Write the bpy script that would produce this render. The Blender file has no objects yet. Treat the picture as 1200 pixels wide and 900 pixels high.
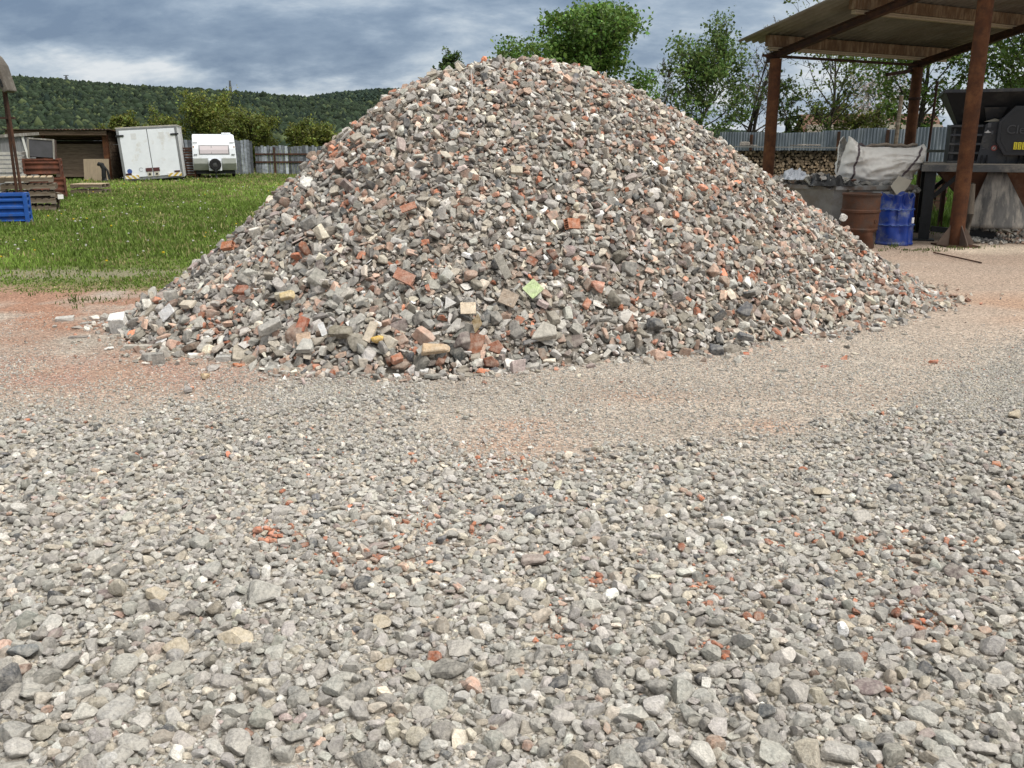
# A rubble heap in a gravel yard under an overcast sky, with a meadow, sheds, a crusher under a canopy and wooded hills behind.
import math
EXPOSURE = 0.60
SKY_GAIN = 6.2        # colour values fed to the Background (strength 0.1)
ZENITH = 4.3
SUN_E = 1.5
SUN_EL = math.radians(52)
SUN_AZ = math.radians(140)   # clockwise from +Y: over the right shoulder of the camera
SKY_OFF = (0.4, 1.9, 0)
import bpy, bmesh, math, random
import numpy as np
from mathutils import Vector, Matrix

scene = bpy.context.scene
COL = scene.collection
PI = math.pi
R = math.radians

# ------------------------------------------------------------------ camera
F = 1050.0                      # focal length in photograph pixels (1200 wide)
PITCH = math.atan(280 / F)
CP, SP = math.cos(PITCH), math.sin(PITCH)
CH = 1.6

def ray(px, py):
    x, y = (px - 600) / F, (450 - py) / F
    return np.array([x, CP + y * SP, -SP + y * CP])

def at_z(px, py, z=0.0):
    d = ray(px, py); t = (z - CH) / d[2]
    return d * t + np.array([0, 0, CH])

def at_y(px, py, Y):
    d = ray(px, py); t = Y / d[1]
    return d * t + np.array([0, 0, CH])

def proj(p):
    p = np.asarray(p, float)
    x, y, z = p[..., 0], p[..., 1], p[..., 2] - CH
    D = y * CP - z * SP
    return 600 + F * x / D, 450 - F * (z * CP + y * SP) / D, D

def smooth(a, b, x):
    t = np.clip((x - a) / (b - a), 0, 1)
    return t * t * (3 - 2 * t)

# ------------------------------------------------------------------ noise (numpy value noise)
def _hash(ix, iy, iz, seed):
    h = (ix.astype(np.int64) * 374761393 + iy.astype(np.int64) * 668265263 + iz.astype(np.int64) * 2147483647 + seed * 974634777) & 0xFFFFFFFF
    h = ((h ^ (h >> 13)) * 1274126177) & 0xFFFFFFFF
    h = ((h ^ (h >> 15)) * 2246822519) & 0xFFFFFFFF
    h = h ^ (h >> 16)
    return (h & 0xFFFFFF) / float(0xFFFFFF)

def vnoise(x, y, z=None, seed=0):
    x = np.atleast_1d(np.asarray(x, float)); y = np.atleast_1d(np.asarray(y, float))
    z = np.zeros_like(x) if z is None else np.asarray(z, float)
    ix, iy, iz = np.floor(x), np.floor(y), np.floor(z)
    fx, fy, fz = x - ix, y - iy, z - iz
    fx, fy, fz = [f * f * (3 - 2 * f) for f in (fx, fy, fz)]
    r = 0
    for dx in (0, 1):
        for dy in (0, 1):
            for dz in (0, 1):
                w = (fx if dx else 1 - fx) * (fy if dy else 1 - fy) * (fz if dz else 1 - fz)
                r = r + w * _hash(ix + dx, iy + dy, iz + dz, seed)
    return r * 2 - 1

def fbm(x, y, z=None, octaves=4, seed=0):
    r, a, s = 0, 1.0, 1.0
    for k in range(octaves):
        r = r + a * vnoise(np.asarray(x) * s, np.asarray(y) * s, None if z is None else np.asarray(z) * s, seed + k * 17)
        a *= 0.5; s *= 2.03
    return r / 1.9

# ------------------------------------------------------------------ materials
def new_mat(name):
    m = bpy.data.materials.new(name); m.use_nodes = True
    nt = m.node_tree
    b = nt.nodes['Principled BSDF']
    return m, nt, b

def N(nt, t, **kw):
    n = nt.nodes.new(t)
    for k, v in kw.items():
        setattr(n, k, v)
    return n

def pmat(name, c1, c2=None, scale=4.0, rough=0.85, metal=0.0, bump=0.15, bscale=40.0, c3=None, c3scale=1.5, c3amt=0.5, spec=0.3,
         stretch=(1, 1, 1), dist=0.02):
    """colour c1 varied to c2 by a fine noise and stained with c3 by a broad one"""
    m, nt, b = new_mat(name)
    L = nt.links.new
    if c2 is None: c2 = tuple(v * 0.72 for v in c1)
    tc = N(nt, 'ShaderNodeTexCoord')
    mp = N(nt, 'ShaderNodeMapping'); mp.inputs['Scale'].default_value = stretch
    L(tc.outputs['Object'], mp.inputs['Vector'])
    n1 = N(nt, 'ShaderNodeTexNoise'); n1.inputs['Scale'].default_value = scale; n1.inputs['Detail'].default_value = 7; n1.inputs['Roughness'].default_value = 0.65
    L(mp.outputs[0], n1.inputs['Vector'])
    r1 = N(nt, 'ShaderNodeMapRange'); r1.inputs['From Min'].default_value = 0.32; r1.inputs['From Max'].default_value = 0.68
    L(n1.outputs['Fac'], r1.inputs['Value'])
    mx = N(nt, 'ShaderNodeMix', data_type='RGBA')
    mx.inputs['A'].default_value = (*c1, 1); mx.inputs['B'].default_value = (*c2, 1)
    L(r1.outputs[0], mx.inputs['Factor'])
    col = mx.outputs['Result']
    if c3 is not None:
        n2 = N(nt, 'ShaderNodeTexNoise'); n2.inputs['Scale'].default_value = c3scale; n2.inputs['Detail'].default_value = 8; n2.inputs['Roughness'].default_value = 0.7
        L(mp.outputs[0], n2.inputs['Vector'])
        r2 = N(nt, 'ShaderNodeMapRange'); r2.inputs['From Min'].default_value = 0.62 - 0.3 * c3amt; r2.inputs['From Max'].default_value = 0.74 - 0.2 * c3amt
        L(n2.outputs['Fac'], r2.inputs['Value'])
        m2 = N(nt, 'ShaderNodeMix', data_type='RGBA'); m2.inputs['B'].default_value = (*c3, 1)
        L(col, m2.inputs['A']); L(r2.outputs[0], m2.inputs['Factor'])
        col = m2.outputs['Result']
    L(col, b.inputs['Base Color'])
    b.inputs['Roughness'].default_value = rough; b.inputs['Metallic'].default_value = metal
    b.inputs['Specular IOR Level'].default_value = spec
    if bump:
        n3 = N(nt, 'ShaderNodeTexNoise'); n3.inputs['Scale'].default_value = bscale; n3.inputs['Detail'].default_value = 6
        L(mp.outputs[0], n3.inputs['Vector'])
        bp = N(nt, 'ShaderNodeBump'); bp.inputs['Strength'].default_value = bump; bp.inputs['Distance'].default_value = dist
        L(n3.outputs['Fac'], bp.inputs['Height']); L(bp.outputs[0], b.inputs['Normal'])
    return m

def attr_mat(name, rough=0.9, vscale=25.0, vamt=0.35, bump=0.3, bscale=90.0, dist=0.01, dust=None, dustamt=0.0, spec=0.25, translucent=0.0):
    """base colour from the vertex attribute Col (each stone or leaf has its own colour), grained by noise"""
    m, nt, b = new_mat(name)
    L = nt.links.new
    at = N(nt, 'ShaderNodeAttribute', attribute_name='Col')
    tc = N(nt, 'ShaderNodeTexCoord')
    n1 = N(nt, 'ShaderNodeTexNoise'); n1.inputs['Scale'].default_value = vscale; n1.inputs['Detail'].default_value = 8; n1.inputs['Roughness'].default_value = 0.7
    L(tc.outputs['Object'], n1.inputs['Vector'])
    r1 = N(nt, 'ShaderNodeMapRange'); r1.inputs['From Min'].default_value = 0.3; r1.inputs['From Max'].default_value = 0.7
    r1.inputs['To Min'].default_value = 1 - vamt; r1.inputs['To Max'].default_value = 1 + vamt
    L(n1.outputs['Fac'], r1.inputs['Value'])
    mu = N(nt, 'ShaderNodeMix', data_type='RGBA', blend_type='MULTIPLY'); mu.inputs['Factor'].default_value = 1
    L(at.outputs['Color'], mu.inputs['A'])
    cb = N(nt, 'ShaderNodeCombineColor')
    for k in range(3): L(r1.outputs[0], cb.inputs[k])
    L(cb.outputs[0], mu.inputs['B'])
    col = mu.outputs['Result']
    if dust is not None:
        n2 = N(nt, 'ShaderNodeTexNoise'); n2.inputs['Scale'].default_value = vscale * 0.45; n2.inputs['Detail'].default_value = 6; n2.inputs['Roughness'].default_value = 0.75
        L(tc.outputs['Object'], n2.inputs['Vector'])
        r2 = N(nt, 'ShaderNodeMapRange'); r2.inputs['From Min'].default_value = 0.42; r2.inputs['From Max'].default_value = 0.66; r2.inputs['To Max'].default_value = dustamt
        L(n2.outputs['Fac'], r2.inputs['Value'])
        m2 = N(nt, 'ShaderNodeMix', data_type='RGBA'); m2.inputs['B'].default_value = (*dust, 1)
        L(col, m2.inputs['A']); L(r2.outputs[0], m2.inputs['Factor']); col = m2.outputs['Result']
    L(col, b.inputs['Base Color'])
    b.inputs['Roughness'].default_value = rough; b.inputs['Specular IOR Level'].default_value = spec
    if bump:
        n3 = N(nt, 'ShaderNodeTexNoise'); n3.inputs['Scale'].default_value = bscale; n3.inputs['Detail'].default_value = 7; n3.inputs['Roughness'].default_value = 0.65
        L(tc.outputs['Object'], n3.inputs['Vector'])
        bp = N(nt, 'ShaderNodeBump'); bp.inputs['Strength'].default_value = bump; bp.inputs['Distance'].default_value = dist
        L(n3.outputs['Fac'], bp.inputs['Height']); L(bp.outputs[0], b.inputs['Normal'])
    if translucent:
        tr = N(nt, 'ShaderNodeBsdfTranslucent'); L(col, tr.inputs['Color'])
        ms = N(nt, 'ShaderNodeMixShader'); ms.inputs[0].default_value = translucent
        out = nt.nodes['Material Output']
        L(b.outputs[0], ms.inputs[1]); L(tr.outputs[0], ms.inputs[2]); L(ms.outputs[0], out.inputs['Surface'])
    return m

# ------------------------------------------------------------------ object helpers
def link_mesh(name, me, parent=None, loc=None):
    o = bpy.data.objects.new(name, me); COL.objects.link(o)
    if parent is not None: o.parent = parent
    if loc is not None: o.location = loc
    return o

def tag(o, label=None, cat=None, group=None, kind=None):
    if label: o['label'] = label
    if cat: o['category'] = cat
    if group: o['group'] = group
    if kind: o['kind'] = kind
    return o

def thing(name, label, cat, loc=(0, 0, 0), rz=0.0, group=None):
    o = bpy.data.objects.new(name, None); COL.objects.link(o)
    o.empty_display_size = 0.2
    o.location = loc; o.rotation_euler = (0, 0, rz)
    return tag(o, label, cat, group)

def np_mesh(name, V, T, colors=None, mat=None, smoothf=False):
    """triangle mesh straight from numpy arrays"""
    V = np.ascontiguousarray(V, dtype=np.float32); T = np.ascontiguousarray(T, dtype=np.int32)
    me = bpy.data.meshes.new(name)
    n, k = len(T), T.shape[1]
    me.vertices.add(len(V)); me.vertices.foreach_set('co', V.ravel())
    me.loops.add(n * k); me.loops.foreach_set('vertex_index', T.ravel())
    me.polygons.add(n)
    me.polygons.foreach_set('loop_start', np.arange(0, n * k, k, dtype=np.int32))
    me.polygons.foreach_set('loop_total', np.full(n, k, dtype=np.int32))
    me.polygons.foreach_set('use_smooth', np.full(n, bool(smoothf)))
    me.update(calc_edges=True)
    if colors is not None:
        a = me.color_attributes.new('Col', 'FLOAT_COLOR', 'POINT')
        c = np.ones((len(V), 4), np.float32); c[:, :3] = colors
        a.data.foreach_set('color', c.ravel())
    if mat: me.materials.append(mat)
    return me

class MB:
    """collects shapes for ONE mesh object"""
    def __init__(s): s.v, s.f = [], []
    def add(s, vs, fs):
        o = len(s.v); s.v += [tuple(map(float, p)) for p in vs]; s.f += [tuple(i + o for i in f) for f in fs]; return s
    def box(s, c, d, rot=None, taper=(1, 1)):
        hx, hy, hz = d[0] / 2, d[1] / 2, d[2] / 2
        vs = []
        for z, t in ((-hz, 1.0), (hz, None)):
            tx, ty = (1, 1) if t else taper
            vs += [(-hx * tx, -hy * ty, z), (hx * tx, -hy * ty, z), (hx * tx, hy * ty, z), (-hx * tx, hy * ty, z)]
        M = Matrix.Identity(3) if rot is None else (rot if isinstance(rot, Matrix) else Matrix.Rotation(rot, 3, 'Z'))
        vs = [M @ Vector(p) + Vector(c) for p in vs]
        return s.add(vs, [(3, 2, 1, 0), (4, 5, 6, 7), (0, 1, 5, 4), (1, 2, 6, 5), (2, 3, 7, 6), (3, 0, 4, 7)])
    def span(s, x0, x1, y0, y1, z0, z1):
        return s.box(((x0 + x1) / 2, (y0 + y1) / 2, (z0 + z1) / 2), (x1 - x0, y1 - y0, z1 - z0))
    def bar(s, p, q, w, h=None, up=(0, 0, 1)):
        """rectangular bar from p to q"""
        h = h or w
        p, q = Vector(p), Vector(q); d = (q - p).normalized(); u = Vector(up)
        x = d.cross(u)
        if x.length < 1e-4: x = d.cross(Vector((0, 1, 0)))
        x.normalize(); y = x.cross(d).normalized()
        vs = []
        for e in (p, q):
            vs += [e - x * w / 2 - y * h / 2, e + x * w / 2 - y * h / 2, e + x * w / 2 + y * h / 2, e - x * w / 2 + y * h / 2]
        return s.add(vs, [(0, 1, 2, 3), (7, 6, 5, 4), (0, 4, 5, 1), (1, 5, 6, 2), (2, 6, 7, 3), (3, 7, 4, 0)])
    def tube(s, pts, r, n=12, caps=True):
        pts = [Vector(p) for p in pts]; rs = r if isinstance(r, (list, tuple)) else [r] * len(pts)
        vs, fs = [], []
        for i, p in enumerate(pts):
            d = (pts[min(i + 1, len(pts) - 1)] - pts[max(i - 1, 0)]).normalized()
            a = d.cross(Vector((0, 0, 1)))
            if a.length < 1e-3: a = d.cross(Vector((0, 1, 0)))
            a.normalize(); b = d.cross(a)
            for k in range(n):
                t = 2 * PI * k / n
                vs.append(p + (a * math.cos(t) + b * math.sin(t)) * rs[i])
        for i in range(len(pts) - 1):
            for k in range(n):
                k2 = (k + 1) % n
                fs.append((i * n + k, i * n + k2, (i + 1) * n + k2, (i + 1) * n + k))
        if caps:
            fs.append(tuple(range(n))[::-1]); fs.append(tuple((len(pts) - 1) * n + k for k in range(n)))
        return s.add(vs, fs)
    def lathe(s, prof, c=(0, 0, 0), n=32, axis='Z', a0=0.0, fn=None):
        vs, fs = [], []
        for i, (r, z) in enumerate(prof):
            for k in range(n):
                t = a0 + 2 * PI * k / n
                rr = r if fn is None else fn(r, z, t)
                p = (rr * math.cos(t), rr * math.sin(t), z)
                if axis == 'Y': p = (p[0], p[2], p[1])
                if axis == 'X': p = (p[2], p[0], p[1])
                vs.append((p[0] + c[0], p[1] + c[1], p[2] + c[2]))
        for i in range(len(prof) - 1):
            for k in range(n):
                k2 = (k + 1) % n
                fs.append((i * n + k, i * n + k2, (i + 1) * n + k2, (i + 1) * n + k))
        return s.add(vs, fs)
    def prism(s, poly, t, to3):
        """polygon (2-D points) extruded by t; to3(u, v, w) -> 3-D point"""
        n = len(poly)
        vs = [to3(u, v, 0) for u, v in poly] + [to3(u, v, t) for u, v in poly]
        fs = [tuple(range(n)), tuple(range(2 * n - 1, n - 1, -1))] + [((k + 1) % n, k, n + k, n + (k + 1) % n) for k in range(n)]
        return s.add(vs, fs)
    def build(s, name, mat, parent=None, smoothf=False, bevel=0.0, loc=None, segs=2):
        me = bpy.data.meshes.new(name); me.from_pydata(s.v, [], s.f); me.update()
        bm = bmesh.new(); bm.from_mesh(me)
        bmesh.ops.recalc_face_normals(bm, faces=bm.faces)
        if bevel:
            ed = [e for e in bm.edges if len(e.link_faces) == 2 and e.calc_face_angle(0) > 0.5]
            bmesh.ops.bevel(bm, geom=ed, offset=bevel, segments=segs, affect='EDGES', clamp_overlap=True, profile=0.6)
        if smoothf:
            for f in bm.faces: f.smooth = True
            for e in bm.edges:
                if len(e.link_faces) == 2 and e.calc_face_angle(0) > 0.7: e.smooth = False
        bm.to_mesh(me); bm.free()
        if mat: me.materials.append(mat)
        return link_mesh(name, me, parent, loc)

def grid_faces(nu, nv, off=0, closed=False):
    fs = []
    for i in range(nu - 1):
        for j in range(nv if closed else nv - 1):
            j2 = (j + 1) % nv
            fs.append((off + i * nv + j, off + i * nv + j2, off + (i + 1) * nv + j2, off + (i + 1) * nv + j))
    return fs
# ------------------------------------------------------------------ render, world, sun, camera
scene.render.engine = 'CYCLES'
scene.view_settings.view_transform = 'Standard'
scene.view_settings.look = 'None'
scene.view_settings.gamma = 1.0
scene.view_settings.exposure = EXPOSURE
scene.cycles.use_denoising = True
scene.cycles.max_bounces = 6
scene.cycles.diffuse_bounces = 3
scene.cycles.glossy_bounces = 2
scene.cycles.transparent_max_bounces = 8

w = bpy.data.worlds.new('World'); scene.world = w; w.use_nodes = True
nt = w.node_tree; L = nt.links.new
bg = nt.nodes['Background']; bg.inputs['Strength'].default_value = 0.1
sky = N(nt, 'ShaderNodeTexSky', sky_type='NISHITA'); sky.sun_disc = False
sky.sun_elevation = SUN_EL; sky.sun_rotation = SUN_AZ; sky.air_density = 1.2; sky.dust_density = 2.0
tc = N(nt, 'ShaderNodeTexCoord')
sep = N(nt, 'ShaderNodeSeparateXYZ'); L(tc.outputs['Generated'], sep.inputs[0])
def mth(op, a, b=None, c=None, clamp=False):
    n = N(nt, 'ShaderNodeMath', operation=op); n.use_clamp = clamp
    for i, q in enumerate((a, b, c)):
        if q is None: continue
        if isinstance(q, (int, float)): n.inputs[i].default_value = q
        else: L(q, n.inputs[i])
    return n.outputs[0]
zc = mth('MAXIMUM', sep.outputs['Z'], 0.0)
den = mth('ADD', zc, 0.38)                        # a cloud ceiling seen from below: layers close up towards the horizon
cmb = N(nt, 'ShaderNodeCombineXYZ')
L(mth('DIVIDE', sep.outputs['X'], den), cmb.inputs[0]); L(mth('DIVIDE', sep.outputs['Y'], den), cmb.inputs[1])
def wnoise(scale, detail, rough, dist, off, sc=(1, 1, 1)):
    mp = N(nt, 'ShaderNodeMapping'); mp.inputs['Location'].default_value = off; mp.inputs['Scale'].default_value = sc
    L(cmb.outputs[0], mp.inputs['Vector'])
    n = N(nt, 'ShaderNodeTexNoise'); n.inputs['Scale'].default_value = scale; n.inputs['Detail'].default_value = detail
    n.inputs['Roughness'].default_value = rough; n.inputs['Distortion'].default_value = dist
    L(mp.outputs[0], n.inputs['Vector']); return n.outputs['Fac']
big = wnoise(1.25, 3, 0.5, 0.3, SKY_OFF)
med = wnoise(3.9, 6, 0.58, 0.2, (3.1, 7.7, 0), (1, 1.2, 1))
fine = wnoise(11.0, 7, 0.6, 0.15, (1.3, 2.9, 0), (0.8, 1.3, 1))
v = mth('ADD', mth('MULTIPLY', big, 0.75), mth('ADD', mth('MULTIPLY', med, 0.95), mth('MULTIPLY', fine, 0.42)))
# lighter towards the right of the view (azimuth), a pale strip low over the hills
v = mth('ADD', v, mth('MULTIPLY', sep.outputs['X'], 0.40))
band = N(nt, 'ShaderNodeMapRange', interpolation_type='SMOOTHSTEP')
bandh = mth('ADD', 0.042, mth('MULTIPLY', mth('SUBTRACT', med, 0.5), 0.05))
L(mth('SUBTRACT', sep.outputs['Z'], mth('ADD', bandh, mth('MULTIPLY', sep.outputs['X'], -0.10))), band.inputs['Value'])
band.inputs['From Min'].default_value = -0.012; band.inputs['From Max'].default_value = 0.022
band.inputs['To Min'].default_value = 0.27; band.inputs['To Max'].default_value = 0.0
v = mth('ADD', v, band.outputs[0])
ramp = N(nt, 'ShaderNodeValToRGB'); cr = ramp.color_ramp
L(mth('MULTIPLY', mth('SUBTRACT', v, 0.73), 1.55), ramp.inputs[0])
stops = [(0.10, (0.18, 0.255, 0.38)), (0.36, (0.265, 0.35, 0.475)), (0.55, (0.38, 0.47, 0.59)), (0.74, (0.55, 0.63, 0.72)), (0.95, (0.80, 0.84, 0.88))]
cr.elements[0].position, cr.elements[0].color = stops[0][0], (*stops[0][1], 1)
cr.elements[1].position, cr.elements[1].color = stops[-1][0], (*stops[-1][1], 1)
for p_, c_ in stops[1:-1]:
    e = cr.elements.new(p_); e.color = (*c_, 1)
# an overcast dome is about three times brighter overhead than at the horizon
zen = N(nt, 'ShaderNodeMapRange', interpolation_type='SMOOTHSTEP'); L(zc, zen.inputs['Value'])
zen.inputs['From Min'].default_value = 0.22; zen.inputs['From Max'].default_value = 0.75
zen.inputs['To Min'].default_value = SKY_GAIN; zen.inputs['To Max'].default_value = SKY_GAIN * ZENITH
bw = N(nt, 'ShaderNodeRGBToBW'); L(ramp.outputs[0], bw.inputs[0])
wt = N(nt, 'ShaderNodeVectorMath', operation='SCALE'); wt.inputs[0].default_value = (1.02, 1.0, 0.945); L(bw.outputs[0], wt.inputs['Scale'])
neu = N(nt, 'ShaderNodeMapRange', interpolation_type='SMOOTHSTEP'); L(zc, neu.inputs['Value']); neu.inputs['From Min'].default_value = 0.20; neu.inputs['From Max'].default_value = 0.5
nm = N(nt, 'ShaderNodeMix', data_type='RGBA'); L(neu.outputs[0], nm.inputs['Factor']); L(ramp.outputs[0], nm.inputs['A']); L(wt.outputs[0], nm.inputs['B'])   # overhead the cloud is white
sc_ = N(nt, 'ShaderNodeVectorMath', operation='SCALE'); L(nm.outputs['Result'], sc_.inputs[0]); L(zen.outputs[0], sc_.inputs['Scale'])
mixs = N(nt, 'ShaderNodeMix', data_type='RGBA'); mixs.inputs['Factor'].default_value = 0.93
L(sky.outputs[0], mixs.inputs['A']); L(sc_.outputs[0], mixs.inputs['B'])
L(mixs.outputs['Result'], bg.inputs['Color'])

sun = bpy.data.lights.new('sun', 'SUN'); sun.energy = SUN_E; sun.angle = R(11); sun.color = (1.0, 0.95, 0.88)
so = bpy.data.objects.new('sun', sun); COL.objects.link(so)
sd = Vector((math.sin(SUN_AZ) * math.cos(SUN_EL), math.cos(SUN_AZ) * math.cos(SUN_EL), math.sin(SUN_EL)))   # towards the sun
so.rotation_euler = (-sd).to_track_quat('-Z', 'Y').to_euler()
so.location = sd * 50

cam = bpy.data.cameras.new('camera'); co = bpy.data.objects.new('camera', cam); COL.objects.link(co)
cam.sensor_width = 36; cam.sensor_fit = 'HORIZONTAL'; cam.lens = 36 * F / 1200
cam.clip_start = 0.05; cam.clip_end = 12000
co.location = (0, 0, CH); co.rotation_euler = (PI / 2 - PITCH, 0, 0)
scene.camera = co
# ------------------------------------------------------------------ heap height field
_foot_px = [(110,380),(150,400),(200,414),(260,422),(380,437),(480,440),(560,440),(640,430),(740,418),(830,415),(900,400),(1000,383),(1060,365),(1112,355)]
PCX, PCY, PH, PA, PB1, PTOE, PB2, PBA, PBX, PBW = 0.408, 9.597, 2.343, 0.249, 4.436, 1.077, 2.656, 0.379, -1.269, 1.104
def _foot_table():
    pts = [at_z(*q)[:2] for q in _foot_px]
    for a, b in zip(np.radians([25, 60, 90, 120, 150, 172]), [PB1, PB1, PB1, PB1, PB2, PB2 + .25]):
        pts.append((PCX + b * math.cos(a), PCY + b * math.sin(a)))
    pts = np.array(pts)
    th = np.arctan2(pts[:, 1] - PCY, pts[:, 0] - PCX); r = np.hypot(pts[:, 0] - PCX, pts[:, 1] - PCY)
    o = np.argsort(th); th, r = th[o], r[o]
    tt = np.linspace(-PI, PI, 181)
    rr = np.interp(tt, np.r_[th[-1] - 2 * PI, th, th[0] + 2 * PI], np.r_[r[-1], r, r[0]])
    k = np.hanning(17); k /= k.sum()
    return tt, np.convolve(np.r_[rr[-9:-1], rr, rr[1:9]], k, 'valid')
_TT, _RR = _foot_table()
def heap_rho(x, y):
    return np.hypot(x - PCX, y - PCY) / np.interp(np.arctan2(y - PCY, x - PCX), _TT, _RR)
def heap_z(x, y, rough=True):
    x = np.asarray(x, float); y = np.asarray(y, float)
    r = heap_rho(x, y)
    g = 1 - (np.sqrt(r * r + PA * PA) - PA) / (math.sqrt(1 + PA * PA) - PA)
    pos = g > 0
    g = np.where(pos, g, 0) ** PTOE
    z = PH * g + pos * np.minimum(1, g * 4) * PBA * np.exp(-((x - PBX) ** 2 + (y - PCY + .3) ** 2) / PBW ** 2)
    if rough:
        z = z + pos * np.minimum(1, g * 5) * (0.06 * fbm(x * 1.4, y * 1.4, octaves=3, seed=5) + 0.03 * vnoise(x * 6, y * 6, seed=9))
    return np.maximum(z, 0)
def heap_normal(x, y):
    e = 0.12
    n = np.stack([-(heap_z(x + e, y, False) - heap_z(x - e, y, False)) / (2 * e), -(heap_z(x, y + e, False) - heap_z(x, y - e, False)) / (2 * e), np.ones_like(x)], -1)
    return n / np.linalg.norm(n, axis=-1, keepdims=True)
def heap_hit(px, py):
    """where the sight line through a pixel meets the heap or the ground"""
    d = ray(px, py); t = np.linspace(4, 16, 2400)
    p = d[None] * t[:, None] + np.array([0, 0, CH])
    k = np.argmax(p[:, 2] <= heap_z(p[:, 0], p[:, 1], False) + 0.03)
    return p[k]

# ------------------------------------------------------------------ ground
def grass_edge(x):
    return 10.35 + 10.2 * smooth(1.5, 5.0, x) + 0.25 * vnoise(x * 1.3, x * 0 + 4.0, seed=3)
def gz(x, y):
    x = np.asarray(x, float); y = np.asarray(y, float)
    z = 0.018 * fbm(x * 0.9, y * 0.9, octaves=3, seed=21) * smooth(60, 20, y)
    z = np.reshape(z, np.shape(x)) if np.ndim(x) == 0 else z
    z = z + 0.5 * smooth(19, 28, y) * smooth(3.0, 7.0, x)          # grassy bank behind the canopy
    return z
def gravel_cov(px, py):
    """how much of the yard surface is loose coarse stone (0 packed dirt .. 1 gravel), on a plan traced in the photo"""
    yb = np.interp(px, [-400, 0, 130, 260, 400, 480, 560, 650, 740, 850, 960, 1060, 1200, 1600],
                   [500, 492, 474, 458, 452, 470, 545, 575, 560, 545, 535, 490, 425, 400])
    return smooth(-62, 58, py - yb + 46 * vnoise(np.asarray(px) / 130., np.asarray(py) / 42., seed=88) + 22 * vnoise(np.asarray(px) / 37., np.asarray(py) / 15., seed=89))

def warp(n, a, b, far, k):
    """n samples dense between a and b, then thinning out to far"""
    core = np.linspace(a, b, n); step = core[1] - core[0]
    out, v, s = [], b, step
    while v < far:
        s *= k; v += s; out.append(v)
    return core, np.array(out)
cx_, ox_ = warp(300, -7.5, 7.5, 6000, 1.16)
xs = np.r_[-ox_[::-1], cx_, ox_]
cy_, oy_ = warp(330, 1.2, 15.0, 9000, 1.10)
_, on_ = warp(20, 0, 1.0, 2500, 1.35)
ys = np.r_[1.2 - on_[::-1] + 1.0, cy_, oy_]
GX, GY = np.meshgrid(xs, ys, indexing='ij')
GZ = gz(GX, GY)
P3 = np.stack([GX, GY, GZ], -1)
ppx, ppy, pD = proj(P3)
infront = pD > 0.5
n1 = fbm(GX * 1.1, GY * 1.1, octaves=5, seed=31); n2 = fbm(GX * 3.1, GY * 3.1, octaves=4, seed=32)
n3 = fbm(GX * 0.55, GY * 0.9, octaves=4, seed=34)
def lerp(a, b, t): return a * (1 - t)[..., None] + np.asarray(b) * t[..., None]
base = lerp(np.broadcast_to(np.array([.325, .300, .262]), GX.shape + (3,)), (.255, .235, .205), smooth(-.2, .5, n2))
cov = np.where(infront, gravel_cov(ppx, ppy), 1.0)
base = lerp(base, (.305, .258, .216), (1 - cov) * (.55 + .45 * smooth(-.7, .3, n1)))
wheel = fbm(GX * .35 + .3 * n3, GY * 2.6, octaves=4, seed=36)      # passes of the loader, drawn out sideways
base = base * (1 + .26 * wheel * (1 - .7 * cov))[..., None]              # packed dirt
red = smooth(-1.3, -2.9, GX) * smooth(5.3, 6.6, GY + .2 * (GX + 4)) * (.55 + .45 * np.exp(-((GY - 8.9) / 1.1) ** 2)) * smooth(-.85, .15, n1 + .35 * n2) * 1.2
base = lerp(base, (.265, .150, .103), np.clip(red, 0, .94))
red2 = np.exp(-((GX + 2.9) / 1.7) ** 2 - ((GY - 6.35) / .5) ** 2) * 0.6
base = lerp(base, (.27, .165, .135), np.clip(red2 * smooth(-.5, .3, n2), 0, .8))
brn = smooth(2.6, 5.0, GX - 0.12 * (GY - 8)) * smooth(6.6, 8.8, GY)
base = lerp(base, (.335, .256, .202), np.clip(brn * (0.75 + .45 * n3), 0, 1))
brn2 = smooth(4.2, 5.2, GX) * np.exp(-((GY - 9.0) / 0.9) ** 2 ) * smooth(-.3, .4, n3)
base = lerp(base, (.33, .215, .15), np.clip(brn2, 0, .7))
for (qx, qy, rx, ry, a) in ((610, 497, .22, .14, .42), (590, 520, .40, .2, .3), (585, 545, .2, .12, .4), (760, 465, .5, .16, .35), (890, 500, .22, .12, .6), (500, 300, .3, .3, 0), (1085, 720, .14, .2, .8), (860, 690, .15, .2, .25), (480, 655, .3, .25, .35), (1090, 650, .3, .1, .35)):
    c = at_z(qx, qy)
    base = lerp(base, (.36, .185, .115), np.clip(a * np.exp(-((GX - c[0]) / rx) ** 2 - ((GY - c[1]) / ry) ** 2) * smooth(-.8, .2, n2), 0, 1))
pad = smooth(6.4, 7.3, GX) * smooth(13.4, 14.1, GY) * smooth(15.2, 14.6, GY)
base = lerp(base, (.58, .49, .39), np.clip(pad * (.8 + .5 * n2), 0, 1))
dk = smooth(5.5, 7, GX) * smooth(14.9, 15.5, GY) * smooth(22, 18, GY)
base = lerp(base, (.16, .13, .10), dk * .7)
gm = smooth(-.5, .55, GY - grass_edge(GX) + .35 * n1)
bare = np.exp(-((GX + 6.0) / 2.2) ** 2 - ((GY - 11.5) / .55) ** 2)
soil = lerp(np.broadcast_to(np.array([.10, .125, .035]), GX.shape + (3,)), (.12, .115, .045), smooth(-.3, .5, n1))
soil = lerp(soil, (.13, .125, .05), smooth(.05, .6, fbm(GX * .45, GY * .3, octaves=4, seed=52)) * .7)
soil = lerp(soil, (.185, .170, .115), np.clip(bare * 1.2, 0, .85))
far_g = smooth(40, 120, GY)
soil = lerp(soil, (.075, .10, .03), far_g)
base = lerp(base, soil, gm)
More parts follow.
